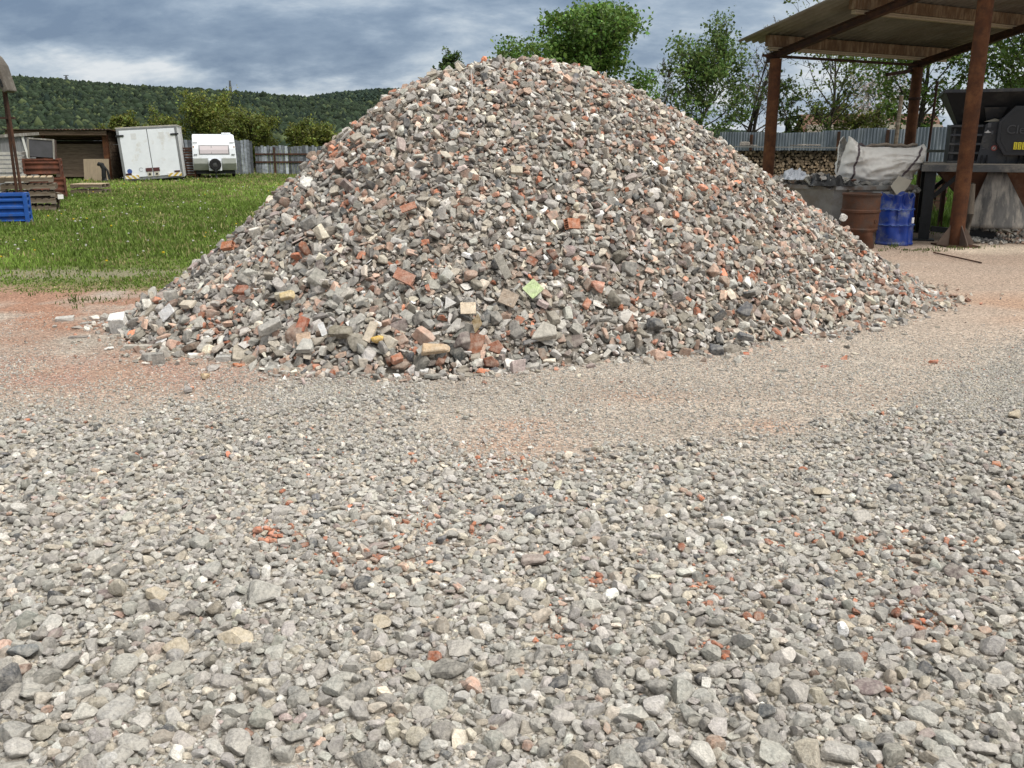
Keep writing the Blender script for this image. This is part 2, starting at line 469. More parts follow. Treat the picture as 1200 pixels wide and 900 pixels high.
me = np_mesh('ground', P3.reshape(-1, 3), np.array(grid_faces(len(xs), len(ys)))[:, ::-1], base.reshape(-1, 3), None, True)
gmat, nt, b = new_mat('yard_dirt'); L = nt.links.new
at_ = N(nt, 'ShaderNodeAttribute', attribute_name='Col'); tc = N(nt, 'ShaderNodeTexCoord')
vo = N(nt, 'ShaderNodeTexVoronoi'); vo.inputs['Scale'].default_value = 75; vo.inputs['Randomness'].default_value = 1
L(tc.outputs['Object'], vo.inputs['Vector'])
no = N(nt, 'ShaderNodeTexNoise'); no.inputs['Scale'].default_value = 26; no.inputs['Detail'].default_value = 9; no.inputs['Roughness'].default_value = .75; L(tc.outputs['Object'], no.inputs['Vector'])
sv = N(nt, 'ShaderNodeSeparateColor'); L(vo.outputs['Color'], sv.inputs[0])
a1 = N(nt, 'ShaderNodeMapRange'); a1.inputs['To Min'].default_value = .55; a1.inputs['To Max'].default_value = 1.55; L(sv.outputs[0], a1.inputs['Value'])
a2 = N(nt, 'ShaderNodeMapRange'); a2.inputs['From Min'].default_value = .3; a2.inputs['From Max'].default_value = .7; a2.inputs['To Min'].default_value = .6; a2.inputs['To Max'].default_value = 1.35; L(no.outputs['Fac'], a2.inputs['Value'])
mm = N(nt, 'ShaderNodeMath', operation='MULTIPLY'); L(a1.outputs[0], mm.inputs[0]); L(a2.outputs[0], mm.inputs[1])
sc2 = N(nt, 'ShaderNodeVectorMath', operation='SCALE'); L(at_.outputs['Color'], sc2.inputs[0]); L(mm.outputs[0], sc2.inputs['Scale'])
L(sc2.outputs[0], b.inputs['Base Color']); b.inputs['Roughness'].default_value = .95; b.inputs['Specular IOR Level'].default_value = .15
hh = N(nt, 'ShaderNodeMath', operation='SUBTRACT'); L(no.outputs['Fac'], hh.inputs[0]); L(vo.outputs['Distance'], hh.inputs[1])
bp = N(nt, 'ShaderNodeBump'); bp.inputs['Strength'].default_value = .55; bp.inputs['Distance'].default_value = .012; L(hh.outputs[0], bp.inputs['Height']); L(bp.outputs[0], b.inputs['Normal'])
me.materials.append(gmat)
tag(link_mesh('ground', me), kind='structure')

# ------------------------------------------------------------------ stones: base shapes
def ico(sub):
    bm = bmesh.new(); bmesh.ops.create_icosphere(bm, subdivisions=sub, radius=1)
    V = np.array([v.co[:] for v in bm.verts]); T = np.array([[v.index for v in f.verts] for f in bm.faces]); bm.free()
    return V, T
_ICO = {k: ico(k) for k in (1, 2, 3, 4)}
def worn_rock(sub, rng, cuts=13, lo=.40, hi=.86, rough=True):
    V, T = _ICO[sub]; V = V.copy()
    for _ in range(cuts):
        n = rng.normal(size=3); n /= np.linalg.norm(n); d = rng.uniform(lo, hi)
        s = np.maximum(V @ n - d, 0); V -= s[:, None] * n * .93
    if sub >= 2 and rough:
        a = rng.uniform(0, 50, 3)
        V *= 1 + .13 * fbm(V[:, 0] * 2.2 + a[0], V[:, 1] * 2.2 + a[1], V[:, 2] * 2.2 + a[2], 3)[:, None]
    V -= (V.max(0) + V.min(0)) / 2
    return V / (V.max(0) - V.min(0)).max() * 2, T
def hull_shape(pts, bevel=0.0):
    bm = bmesh.new()
    for p in pts: bm.verts.new(p)
    bmesh.ops.convex_hull(bm, input=bm.verts)
    bmesh.ops.delete(bm, geom=[v for v in bm.verts if not v.link_faces], context='VERTS')
    bmesh.ops.dissolve_limit(bm, angle_limit=.10, verts=bm.verts, edges=bm.edges)
    if bevel:
        bmesh.ops.bevel(bm, geom=list(bm.edges), offset=bevel, segments=1, affect='EDGES', clamp_overlap=True)
    bmesh.ops.triangulate(bm, faces=bm.faces)
    bmesh.ops.recalc_face_normals(bm, faces=bm.faces)
    bm.verts.index_update()
    V = np.array([v.co[:] for v in bm.verts]); T = np.array([[v.index for v in f.verts] for f in bm.faces]); bm.free()
    V -= (V.max(0) + V.min(0)) / 2
    return V / (V.max(0) - V.min(0)).max() * 2, T
def broken_piece(kind, rng, bevel=0.0):
    if kind == 'block':
        d = np.array([1, rng.uniform(.5, .85), rng.uniform(.28, .6)])
        c = np.array([(x, y, z) for x in (-1, 1) for y in (-1, 1) for z in (-1, 1)], float)
        k = rng.integers(0, 8, 2); pts = []
        for i, p in enumerate(c):
            if i in k:
                for ax in range(3):
                    q = p.copy(); q[ax] *= rng.uniform(-.1, .6); pts.append(q * d)
            else: pts.append(p * d * rng.uniform(.62, 1.05, 3))
    elif kind == 'slab':
        n = rng.integers(5, 8); a = np.sort(rng.uniform(0, 2 * PI, n)); r = rng.uniform(.65, 1, n); h = rng.uniform(.10, .22)
        pts = []
        for t, q in zip(a, r):
            s = rng.uniform(.85, 1.05)
            pts += [(q * math.cos(t), .75 * q * math.sin(t), -h), (q * s * math.cos(t), .75 * q * s * math.sin(t), h * rng.uniform(.8, 1.1))]
        pts = np.array(pts)
    elif kind == 'tile':
        h = rng.uniform(.05, .09); w_ = rng.uniform(.6, .95)
        c = [(-1, -w_), (1 * rng.uniform(.5, 1), -w_), (1, w_ * rng.uniform(.3, 1)), (rng.uniform(-.3, .6), w_), (-1, w_ * rng.uniform(.6, 1))]
        pts = np.array([(x, y, z) for x, y in c for z in (-h, h)])
    elif kind == 'shard':
        h = rng.uniform(.12, .3); l = rng.uniform(.25, .42)
        pts = np.array([(-1, -l, -h), (-.9, l, -h), (.8, -l * .6, -h), (1, l * .3, -h * .5), (-.95, -l * .9, h), (-.8, l * .8, h), (.5, -l * .6, h * .8), (.7, l * .5, h * .7)]) * rng.uniform(.85, 1.1, (8, 3))
    else:
        n = rng.integers(11, 17); pts = rng.normal(size=(n, 3)); pts /= np.linalg.norm(pts, axis=1)[:, None]
        pts *= rng.uniform(.75, 1, (n, 1)) * np.array([1, rng.uniform(.65, .9), rng.uniform(.5, .8)])
    return hull_shape(pts, bevel)

def rot_from(normal, yaw, tilt, tdir):
    """matrices that turn +z to a normal after a random yaw and a tilt about a random horizontal axis"""
    n = len(yaw)
    c, s = np.cos(yaw), np.sin(yaw); Z = np.zeros(n); O = np.ones(n)
    Rz = np.stack([np.stack([c, -s, Z], -1), np.stack([s, c, Z], -1), np.stack([Z, Z, O], -1)], -2)
    ax = np.stack([np.cos(tdir), np.sin(tdir), Z], -1)
    def rodr(ax, ang):
        K = np.zeros((n, 3, 3)); K[:, 0, 1] = -ax[:, 2]; K[:, 0, 2] = ax[:, 1]; K[:, 1, 0] = ax[:, 2]; K[:, 1, 2] = -ax[:, 0]; K[:, 2, 0] = -ax[:, 1]; K[:, 2, 1] = ax[:, 0]
        return np.eye(3)[None] + np.sin(ang)[:, None, None] * K + (1 - np.cos(ang))[:, None, None] * (K @ K)
    Rt = rodr(ax, tilt)
    a2 = np.stack([-normal[:, 1], normal[:, 0], Z], -1); l = np.linalg.norm(a2, axis=1); a2 = np.where(l[:, None] > 1e-6, a2 / np.maximum(l, 1e-6)[:, None], np.array([1., 0, 0]))
    Rn = rodr(a2, np.arccos(np.clip(normal[:, 2], -1, 1)))
    return Rn @ Rt @ Rz
def bake(bases, idx, pos, rot, scl, colr):
    Vs, Ts, Cs, off = [], [], [], 0
    for k, (bv, bt) in enumerate(bases):
        s = np.nonzero(idx == k)[0]
        if not len(s): continue
        v = bv[None] * scl[s][:, None, :]
        v = np.einsum('nij,nvj->nvi', rot[s], v) + pos[s][:, None, :]
        nv = len(bv)
        Vs.append(v.reshape(-1, 3)); Cs.append(np.repeat(colr[s], nv, 0))
        Ts.append((bt[None] + (np.arange(len(s)) * nv)[:, None, None] + off).reshape(-1, 3)); off += nv * len(s)
    return np.concatenate(Vs), np.concatenate(Ts), np.concatenate(Cs)
class Raster:
    def __init__(s, x0, x1, y0, y1, c):
        s.x0, s.y0, s.c = x0, y0, c; s.g = np.zeros((int((x1 - x0) / c) + 2, int((y1 - y0) / c) + 2), bool); s.k = {}
    def free(s, x, y):
        i, j = int((x - s.x0) / s.c), int((y - s.y0) / s.c)
        return 0 <= i < s.g.shape[0] and 0 <= j < s.g.shape[1] and not s.g[i, j]
    def mark(s, x, y, r):
        i, j, n = int((x - s.x0) / s.c), int((y - s.y0) / s.c), max(0, int(round(r / s.c)))
        if n not in s.k:
            a = np.arange(-n, n + 1); s.k[n] = (a[:, None] ** 2 + a[None] ** 2) <= n * n + .3
        a0, b0 = max(i - n, 0), max(j - n, 0); a1, b1 = min(i + n + 1, s.g.shape[0]), min(j + n + 1, s.g.shape[1])
        if a1 > a0 and b1 > b0: s.g[a0:a1, b0:b1] |= s.k[n][a0 - i + n:a1 - i + n, b0 - j + n:b1 - j + n]

GREY, TAN, BRICK, PINK, WHITE, DARK, MAUVE = range(7)
PALETTE = np.array([(.318, .307, .286), (.370, .332, .275), (.355, .140, .082), (.365, .250, .195), (.560, .540, .505), (.090, .093, .098), (.245, .200, .188)])
KIND_WORD = ['grey', 'tan', 'orange', 'pink', 'white', 'dark', 'mauve']
def stone_colours(kind, rng, spread=.26):
    n = len(kind)
    c = PALETTE[kind] * np.exp(rng.normal(0, spread, n))[:, None]
    c *= 1 + rng.normal(0, .014, (n, 3))
    return np.clip(c, .02, .8)
gravel_mat = attr_mat('gravel_stone', rough=.94, vscale=85, vamt=.50, bump=.9, bscale=170, dist=.007, dust=(.41, .385, .34), dustamt=.6)
rubble_mat = attr_mat('broken_masonry', rough=.94, vscale=34, vamt=.46, bump=.8, bscale=80, dist=.012, dust=(.37, .345, .305), dustamt=.6)

# ---- labels that single a stone out: look first, then where it lies; look-alikes share a group
class Labeller:
    def __init__(s): s.items = []
    def add(s, o, desc, place, px, cat):
        s.items.append((o, desc, place, px, cat))
    def finish(s):
        d = {}
        for it in s.items: d.setdefault((it[1], it[2]), []).append(it)
        words_ = {2: ['left of two', 'right of two'], 3: ['leftmost of three', 'middle of three', 'rightmost of three']}
        for (desc, place), its in d.items():
            its.sort(key=lambda q: q[3])
            for k, (o, _, _, px, cat) in enumerate(its):
                lab = desc + ' ' + place
                if len(its) in words_: lab = lab + ', ' + words_[len(its)][k]
                elif len(its) > 3: o['group'] = desc + ' pieces ' + place
                tag(o, lab, cat)
LAB = Labeller()

# ------------------------------------------------------------------ gravel in front
def build_gravel():
    rng = np.random.default_rng(11)
    bases = [worn_rock(3, rng, int(rng.integers(9, 18)), rough=k < 3) for k in range(16)] + [broken_piece(['chunk', 'block', 'slab', 'chunk'][k % 4], rng, .07) if k % 2 else worn_rock(2, rng) for k in range(16)] + [worn_rock(1, rng, 5) for _ in range(10)]
    ras = Raster(-7, 7.6, 1.3, 10.2, .0055)
    rec = []      # x, y, diameter, lod, explicit kind, explicit flag
    big = [(207,763,44,TAN),(279,750,52,TAN),(183,700,40,TAN),(157,872,50,GREY),(137,833,46,GREY),(170,847,32,GREY),(17,817,38,GREY),(52,800,42,GREY),
           (128,698,30,MAUVE),(128,812,24,MAUVE),(308,702,46,GREY),(28,789,22,PINK),(307,847,42,GREY),(23,885,44,GREY),(248,672,34,GREY),(233,640,32,GREY),
           (143,785,44,GREY),(280,878,46,GREY),(537,762,40,GREY),(527,790,44,GREY),(602,769,32,GREY),(520,863,36,GREY),(755,871,40,DARK),(742,840,36,GREY),
           (650,832,34,GREY),(445,734,32,TAN),(422,686,32,DARK),(557,712,20,GREY),(428,893,48,GREY),(453,783,30,TAN),(677,828,30,GREY),(903,882,58,GREY),
           (1018,808,42,MAUVE),(983,888,46,GREY),(910,742,24,MAUVE),(1013,878,32,DARK),(1040,783,32,GREY),(1120,674,34,MAUVE),(807,841,32,GREY),(823,891,38,GREY),
           (860,823,22,DARK),(990,736,28,TAN),(853,611,16,WHITE),(905,623,14,WHITE),(1162,764,38,GREY),(1167,801,32,GREY),(1189,489,20,TAN),(628,601,30,DARK),
           (660,835,30,GREY),(800,795,34,GREY),(585,830,34,GREY),(340,740,30,GREY),(60,735,30,GREY),(395,812,36,GREY),(620,700,30,GREY),(700,760,30,GREY),
           (760,700,30,GREY),(1080,845,36,GREY),(1150,880,38,GREY),(930,690,26,GREY),(690,757,12,WHITE),(1192,649,12,WHITE),(1047,575,12,TAN),(245,712,10,WHITE),
           (440,640,28,MAUVE),(625,660,34,MAUVE),(150,612,26,GREY),(1010,610,30,GREY),(1050,576,26,DARK),(960,580,26,TAN),(330,600,26,GREY),(75,610,30,GREY)]
    for (px, py, wpx, k) in big:
        p = at_z(px, py); D = proj(p)[2]; d = wpx * D / F
        rec.append((p[0], p[1], d, 0, k, 1)); ras.mark(p[0], p[1], d * .42)
    for d, cover in ((.125, .10), (.10, .22), (.08, .36), (.066, .45), (.054, .60), (.042, .95), (.032, 1.5), (.024, 2.2), (.017, 2.2), (.012, 1.6), (.008, .55)):
        n = int(cover * 95 / (d * d * 1.6))
        X = rng.uniform(-6.4, 7.2, n); Y = rng.uniform(1.45, 10.0, n)
        px, py, D = proj(np.stack([X, Y, X * 0], -1))
        vis = (px > -190) & (px < 1390) & (py < 1010)
        c = gravel_cov(px, py) * (1 - .75 * smooth(.25, .8, fbm(X * .7, Y * .7, octaves=3, seed=41)) * (d > .03) - .55 * smooth(.0, .55, fbm(X * 1.3, Y * 1.6, octaves=3, seed=42)) * (d <= .03))
        smax = np.interp(py, [430, 480, 520, 600, 750, 900], [.018, .030, .040, .060, .092, .13])
        smax = smax * (1 + .35 * vnoise(X * 1.3, Y * 1.3, seed=44))
        smin = np.interp(py, [430, 520, 700, 900], [0, .008, .010, .010])
        onroad = (rng.random(n) > smooth(428, 352, py + 22 * vnoise(X * 1.5, Y * 1.5, seed=48))) & (heap_rho(X, Y) > .98) & (rng.random(n) > smooth(2.0, 3.2, X) * smooth(6.9, 9.4, Y + .5 * vnoise(X * 1.1, Y * 1.1, seed=49)))
        loose = np.interp(d, [.008, .012, .024, .036], [.34, .20, .045, .004]) * (1 - .6 * smooth(-1.6, -2.6, X) * smooth(5.6, 6.3, Y))
        keep = vis & (d <= smax) & (d >= smin) & onroad & (rng.random(n) < np.maximum(c, loose))
        for x, y in zip(X[keep], Y[keep]):
            if ras.free(x, y):
                dd = d * rng.uniform(.82, 1.25)
                rec.append((x, y, dd, 0, -1, 0)); ras.mark(x, y, dd * .40)
    A = np.array(rec); n = len(A)
    x, y, d = A[:, 0], A[:, 1], A[:, 2]
    px, py, D = proj(np.stack([x, y, x * 0], -1)); wpx = d * F / D
    lod = np.where(wpx > 17, 0, np.where(wpx > 6.5, 1, 2)); lod = np.where(A[:, 5] > 0, 0, lod)
    idx = np.where(lod == 0, rng.integers(0, 16, n), np.where(lod == 1, rng.integers(16, 32, n), rng.integers(32, 42, n)))
    kind = rng.choice(7, n, p=[.755, .170, .004, .012, .005, .026, .028])
    # crumbled brick lies in patches
    patch = np.zeros(n)
    for (qx, qy, r, a) in ((325, 628, .10, .6), (430, 655, .16, .22), (480, 613, .09, .5), (655, 738, .08, .6), (690, 725, .05, .7), (1065, 665, .2, .12), (835, 690, .22, .1), (835, 762, .06, .7),
                           (815, 675, .05, .6), (1140, 670, .05, .7), (1130, 640, .1, .2), (1050, 730, .15, .16), (600, 545, .3, .08), (1080, 425, .15, .15), (700, 678, .05, .8), (970, 635, .2, .2), (540, 600, .3, .12), (1100, 425, .15, .5), (830, 415, .1, .4)):
        q = at_z(qx, qy); patch = np.maximum(patch, a * np.exp(-((x - q[0]) ** 2 + (y - q[1]) ** 2) / r ** 2))
    kind = np.where((rng.random(n) < patch) & (d < .05), BRICK, kind)
    kind = np.where(A[:, 4] >= 0, A[:, 4].astype(int), kind)
    col = stone_colours(kind, rng, .25)
    col *= (1.06 + .20 * fbm(x * .8, y * .8, octaves=3, seed=47))[:, None]
    col = np.where((A[:, 4] == WHITE)[:, None], .66, np.where((A[:, 4] == TAN)[:, None], np.array([.43, .37, .28]) * rng.uniform(.9, 1.15, n)[:, None], col))
    yaw = rng.uniform(0, 2 * PI, n); tilt = np.abs(rng.normal(0, .42, n)); td = rng.uniform(0, 2 * PI, n)
    scl = np.stack([d * .5, d * .5 * rng.uniform(.68, .95, n), d * .5 * rng.uniform(.48, .88, n)], -1)
    scl[A[:, 5] > 0, 2] *= .8
    flat = (kind == MAUVE) | ((A[:, 5] > 0) & (kind == DARK)); scl[flat, 2] *= .6
    rot = rot_from(np.tile([0., 0, 1], (n, 1)), yaw, np.where(A[:, 5] > 0, tilt * .4, tilt), td)
    pos = np.stack([x, y, gz(x, y) + scl[:, 2] * rng.uniform(.0, .62, n) + (d > .03) * rng.uniform(0, .012, n)], -1)
    # the 150 that show largest are things of their own, the rest is gravel
    inside = (px > 4) & (px < 1196) & (py > 400) & (py < 893)
    score = np.where(inside, wpx, 0) + 1000 * ((A[:, 5] > 0) & (px > 0))
    top = np.argsort(-score)[:150]
    one = np.zeros(n, bool); one[top] = True
    V, T, C = bake(bases, idx[~one], pos[~one], rot[~one], scl[~one], col[~one])
    o = link_mesh('gravel', np_mesh('gravel', V, T, C, gravel_mat, False)); tag(o, kind='stuff')
    for i in top:
        v, t, c = bake([bases[idx[i]]], np.zeros(1, int), np.zeros((1, 3)), rot[i:i+1], scl[i:i+1], col[i:i+1])
        o = link_mesh('stone', np_mesh('stone', v, t, c, gravel_mat, bool(idx[i] < 3)), loc=tuple(pos[i]))
        size = 'large' if wpx[i] > 40 else ('broad' if wpx[i] > 31 else 'fist sized' if wpx[i] > 24 else 'small')
        form = 'flat' if scl[i, 2] < .45 * scl[i, 0] else ('long' if scl[i, 1] < .75 * scl[i, 0] else 'rounded')
        band = 'at the lower edge' if py[i] > 820 else 'in the front gravel' if py[i] > 700 else 'in the middle gravel' if py[i] > 590 else 'on the far gravel'
        side = ['far left', 'left of centre', 'centre', 'right of centre', 'far right'][min(4, int(px[i] / 240))]
        LAB.add(o, f'{size} {form} {KIND_WORD[kind[i]]} stone', f'{band}, {side}', px[i], 'stone')
    return n, len(T)
print('gravel', build_gravel())

# ------------------------------------------------------------------ the heap
NAMES = {GREY: ('concrete_chunk', 'concrete', 'concrete chunk'), TAN: ('mortar_chunk', 'mortar', 'mortar chunk'), BRICK: ('brick_fragment', 'brick', 'brick fragment'), PINK: ('brick_fragment', 'brick', 'brick fragment'),
         WHITE: ('plaster_chunk', 'plaster', 'plaster chunk'), DARK: ('slate_piece', 'slate', 'slate piece'), MAUVE: ('stone_chunk', 'stone', 'stone chunk')}
def heap_place(px, py, rho):
    side = ['far left', 'left', 'middle', 'right', 'far right'][int(np.clip(np.interp(px, [250, 430, 660, 850], [0, 1.001, 3, 4]), 0, 4))]
    lvl = 'at the heap foot' if rho > .97 else 'low on the heap' if rho > .78 else 'on the lower middle heap' if rho > .58 else 'on the upper middle heap' if rho > .35 else 'near the heap top'
    return f'{lvl}, {side}'

def hollow_brick(rng):
    """a broken clay block: two skins joined by ribs"""
    m = MB(); L_, W_, H_ = 1.0, .62, .42
    m.box((0, 0, H_ - .06), (2 * L_, 2 * W_, .12)); m.box((0, 0, -H_ + .06), (2 * L_, 2 * W_, .12))
    for k in range(5): m.box((0, -W_ + .06 + k * (2 * W_ - .12) / 4, 0), (2 * L_ * (1 - .1 * (k % 2)), .11, 2 * H_ - .2))
    V = np.array(m.v); V[:, 0] += .18 * np.sign(V[:, 0]) * rng.uniform(-.6, .3, len(V)); fs = np.array([(f[0], f[1], f[2]) for f in m.f] + [(f[0], f[2], f[3]) for f in m.f])
    return V, fs

def build_heap():
    rng = np.random.default_rng(23)
    kinds_ = ['block'] * 12 + ['slab'] * 10 + ['chunk'] * 14 + ['shard'] * 6 + ['tile'] * 6
    hi = [broken_piece(k, rng, .045) for k in kinds_]; lo = [broken_piece(k, rng) for k in kinds_]; NK = len(kinds_)
    bases = hi + lo
    wt = np.array([{'block': .9, 'slab': 1.1, 'chunk': 1.35, 'shard': .9, 'tile': .35}[k] for k in kinds_]); wt /= wt.sum()
    ras = Raster(PCX - 6, PCX + 6, PCY - 5, PCY + 6, .012)
    rec = []
    def smax_at(x, y, rho):
        s = np.interp(rho, [0, .5, .85, 1.02], [.092, .102, .138, .185])
        return s * np.interp(x, [-3, .5, 2.5], [1.08, 1.0, .70]) * (1 + .2 * vnoise(x * 1.1, y * 1.1, seed=61))
    for d, cov in ((.25, .09), (.20, .16), (.165, .24), (.135, .38), (.11, .6), (.09, .85), (.072, 1.2), (.056, 1.7), (.043, 1.9), (.032, 1.3), (.023, .5)):
        n = int(cov * 80 / (d * d * 1.2))
        X = rng.uniform(PCX - 5.2, PCX + 5.2, n); Y = rng.uniform(PCY - 4.2, PCY + 4.8, n)
        rho = heap_rho(X, Y)
        lim = 1.0 + .035 * vnoise(X * 3, Y * 3, seed=62) + rng.exponential(.016, n)
        keep = (rho < lim) & (d <= smax_at(X, Y, rho)) & ((Y < PCY + 1.2) | (d > .06))
        for x, y, r_ in zip(X[keep], Y[keep], rho[keep]):
            if ras.free(x, y):
                dd = d * rng.uniform(.85, 1.25); rec.append((x, y, dd, 0)); ras.mark(x, y, dd * .36)
    n2 = 9000            # a loose upper layer lying on the others
    X = rng.uniform(PCX - 4.6, PCX + 4.6, n2); Y = rng.uniform(PCY - 3.9, PCY + 4, n2); rho = heap_rho(X, Y)
    for x, y, r_ in zip(X, Y, rho):
        if r_ < .97:
            rec.append((x, y, min(rng.lognormal(math.log(.058), .48), float(np.ravel(smax_at(x, y, r_))[0])), 1))
    # strays scattered round the foot
    for _ in range(420):
        a = rng.uniform(-PI, .25); r_ = 1.0 + rng.exponential(.05)
        q = r_ * np.interp(a, _TT, _RR); rec.append((PCX + q * math.cos(a), PCY + q * math.sin(a), rng.lognormal(math.log(.032), .5), 2))
    A = np.array(rec); n = len(A); x, y, d, lay = A.T
    rho = heap_rho(x, y); z0 = heap_z(x, y); nor = heap_normal(x, y)
    nor[rho > .995] = (0, 0, 1)
    kid = rng.choice(NK, n, p=wt)
    small = d < .05
    kid = np.where(small & (rng.random(n) < .6), rng.integers(22, 36, n), kid)
    # material: brick more to the right and in streaks, grey concrete to the left foot
    st = fbm(x * 1.6 + y * .4, y * 1.1, octaves=3, seed=71)
    pr = np.tile(np.array([.55, .145, .080, .095, .075, .04, .05]), (n, 1)); pr[d > .085, BRICK] *= .25; pr[d > .08, WHITE] *= .2; pr[d > .13, PINK] *= .5
    rgt = smooth(.3, 3.2, x); up = smooth(.9, .3, rho)
    pr[:, BRICK] *= 1.15 + .5 * rgt + 1.8 * smooth(.1, .6, st); pr[:, PINK] *= 1.1 + 1.7 * rgt + .6 * up + 1.2 * smooth(.0, .6, st); pr[:, TAN] *= 1 + .9 * rgt + .6 * up
    pr[:, WHITE] *= 1 + .5 * smooth(.7, 1, rho); pr[:, DARK] *= 1 + .8 * smooth(0, .5, -st)
    cs = np.cumsum(pr / pr.sum(1, keepdims=True), 1); kind = (rng.random(n)[:, None] > cs).sum(1).clip(0, 6)
    kn = np.array(kinds_)[kid]
    kind = np.where((kn == 'tile') & (rng.random(n) < .5), rng.choice([WHITE, TAN, MAUVE, PINK], n), kind)
    col = stone_colours(kind, rng, .36)
    col = np.where((d < .06)[:, None], col * .75 + np.array([.34, .29, .24]) * .25, col)
    a = .5 * d
    scl = np.stack([a, a * rng.uniform(.85, 1.1, n), a * rng.uniform(.8, 1.15, n)], -1)
    flat = np.isin(kn, ['slab', 'tile', 'shard'])
    tilt = np.where(flat, np.abs(rng.normal(.12, .42, n)), rng.uniform(0, PI, n)); tilt = np.where(lay == 2, np.where(flat, .08, tilt), tilt)
    rot = rot_from(nor, rng.uniform(0, 2 * PI, n), tilt, rng.uniform(0, 2 * PI, n))
    lift = np.where(lay == 1, d * rng.uniform(.25, .60, n), d * rng.uniform(-.06, .22, n)); lift = np.where(lay == 2, d * .16, lift)
    pos = np.stack([x, y, z0], -1) + nor * lift[:, None]
    edge = (rho > .9); pos[:, 2] = np.where(edge, np.maximum(pos[:, 2], d * .14), pos[:, 2])
    px, py, D = proj(pos); wpx = d * F / D
    lod_hi = wpx > 11
    idx = np.where(lod_hi, kid, kid + NK)
    view = np.array([0, 0, CH]) - pos; view /= np.linalg.norm(view, axis=1)[:, None]
    facing = (nor * view).sum(1)
    score = np.where((facing > .12) & (px > 0) & (px < 1200) & (y < PCY + .5), wpx * (.8 + .3 * facing) * np.where(lay == 1, 1.25, 1), 0)
    top = np.argsort(-score)[:252]
    one = np.zeros(n, bool); one[top] = True
    V, T, C = bake(bases, idx[~one], pos[~one], rot[~one], scl[~one], col[~one])
    # fines between the pieces, coloured extra dark to paint shadow into the gaps
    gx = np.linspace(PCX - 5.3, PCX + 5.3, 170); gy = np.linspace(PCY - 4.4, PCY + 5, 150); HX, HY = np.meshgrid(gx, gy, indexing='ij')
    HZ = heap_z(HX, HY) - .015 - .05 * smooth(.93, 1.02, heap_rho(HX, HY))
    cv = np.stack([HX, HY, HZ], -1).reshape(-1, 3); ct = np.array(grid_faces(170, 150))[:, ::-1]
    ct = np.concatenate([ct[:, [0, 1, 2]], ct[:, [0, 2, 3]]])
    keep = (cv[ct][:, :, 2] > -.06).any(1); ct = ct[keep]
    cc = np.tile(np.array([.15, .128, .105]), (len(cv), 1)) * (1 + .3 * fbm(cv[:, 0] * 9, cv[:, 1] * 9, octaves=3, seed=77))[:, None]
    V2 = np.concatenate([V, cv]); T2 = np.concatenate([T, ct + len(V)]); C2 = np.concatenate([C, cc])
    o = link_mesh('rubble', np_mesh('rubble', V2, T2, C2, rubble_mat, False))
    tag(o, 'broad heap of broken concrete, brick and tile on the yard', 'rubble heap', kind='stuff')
    for i in top:
        v, t, c = bake([bases[idx[i]]], np.zeros(1, int), np.zeros((1, 3)), rot[i:i+1], scl[i:i+1], col[i:i+1])
        nm, mt_, ds = NAMES[kind[i]]
        o = link_mesh(nm, np_mesh(nm, v, t, c, rubble_mat, False), loc=tuple(pos[i]))
        form = {'block': 'blocky', 'slab': 'flat', 'chunk': 'rough', 'shard': 'narrow', 'tile': 'thin'}[kn[i]]
        size = 'large ' if wpx[i] > 27 else '' if wpx[i] > 19 else 'small '
        LAB.add(o, f'{size}{form} {KIND_WORD[kind[i]]} {ds}', heap_place(px[i], py[i], rho[i]), px[i], 'rubble piece')

    # pieces one can pick out in the photo
    def special(name, label, cat, px_, py_, wpx_, shape, colr, yaw=0., tilt_=.3, td=0., stretch=(1, 1, 1), up=None, lift_=.22, ground=False):
        p = at_z(px_, py_ + 0) if ground else heap_hit(px_, py_)
        Dd = proj(p)[2]; s = wpx_ * Dd / F * .5
        nn = np.array([[0., 0, 1.]]) if ground else heap_normal(p[0:1], p[1:2])
        if up is not None: nn = np.array([up], float); nn /= np.linalg.norm(nn)
        rt = rot_from(nn, np.array([yaw]), np.array([tilt_]), np.array([td]))
        v, t, c = bake([shape], np.zeros(1, int), np.zeros((1, 3)), rt, np.array([stretch]) * s, np.array([colr]))
        q = p + nn[0] * lift_ * s
        if ground: q[2] = -v[:, 2].min() - .004
        else: q = q + nn[0] * .03
        return tag(link_mesh(name, np_mesh(name, v, t, c, rubble_mat, False), loc=tuple(q)), label, cat)
    def sq(t_=.07, w_=1.0, j=0.0):
        rr = np.random.default_rng(int(w_ * 100) + int(t_ * 1000))
        return hull_shape(np.array([(x_ + rr.uniform(-j, j), w_ * y_ + rr.uniform(-j, j), z_ * t_) for x_ in (-1, 1) for y_ in (-1, 1) for z_ in (-1, 1)]), .02)
    face = (-.05, -.85, .55)
    special('tile', 'square pale green tile lying on its corner on the heap', 'tile', 625, 343, 18, sq(.07), (.50, .62, .33), yaw=.72, tilt_=.05, up=face, lift_=.75)
    special('tile', 'square cream tile on the lower heap, left of the green tile', 'tile', 548, 366, 18, sq(.08, .8), (.66, .55, .42), yaw=.12, tilt_=.05, up=(.1, -.8, .6), lift_=.7)
    special('tile', 'beige tile fragment leaning just left of the pale green tile', 'tile', 598, 355, 22, sq(.08, .85, .12), (.40, .32, .25), yaw=-.6, tilt_=.1, up=(-.2, -.85, .6), lift_=.7)
    special('tile', 'white rectangular tile leaning on rubble near the left foot of the heap', 'tile', 203, 369, 20, sq(.05, .7, .1), (.72, .73, .75), yaw=.35, tilt_=.1, up=(-.35, -.8, .4), lift_=.7)
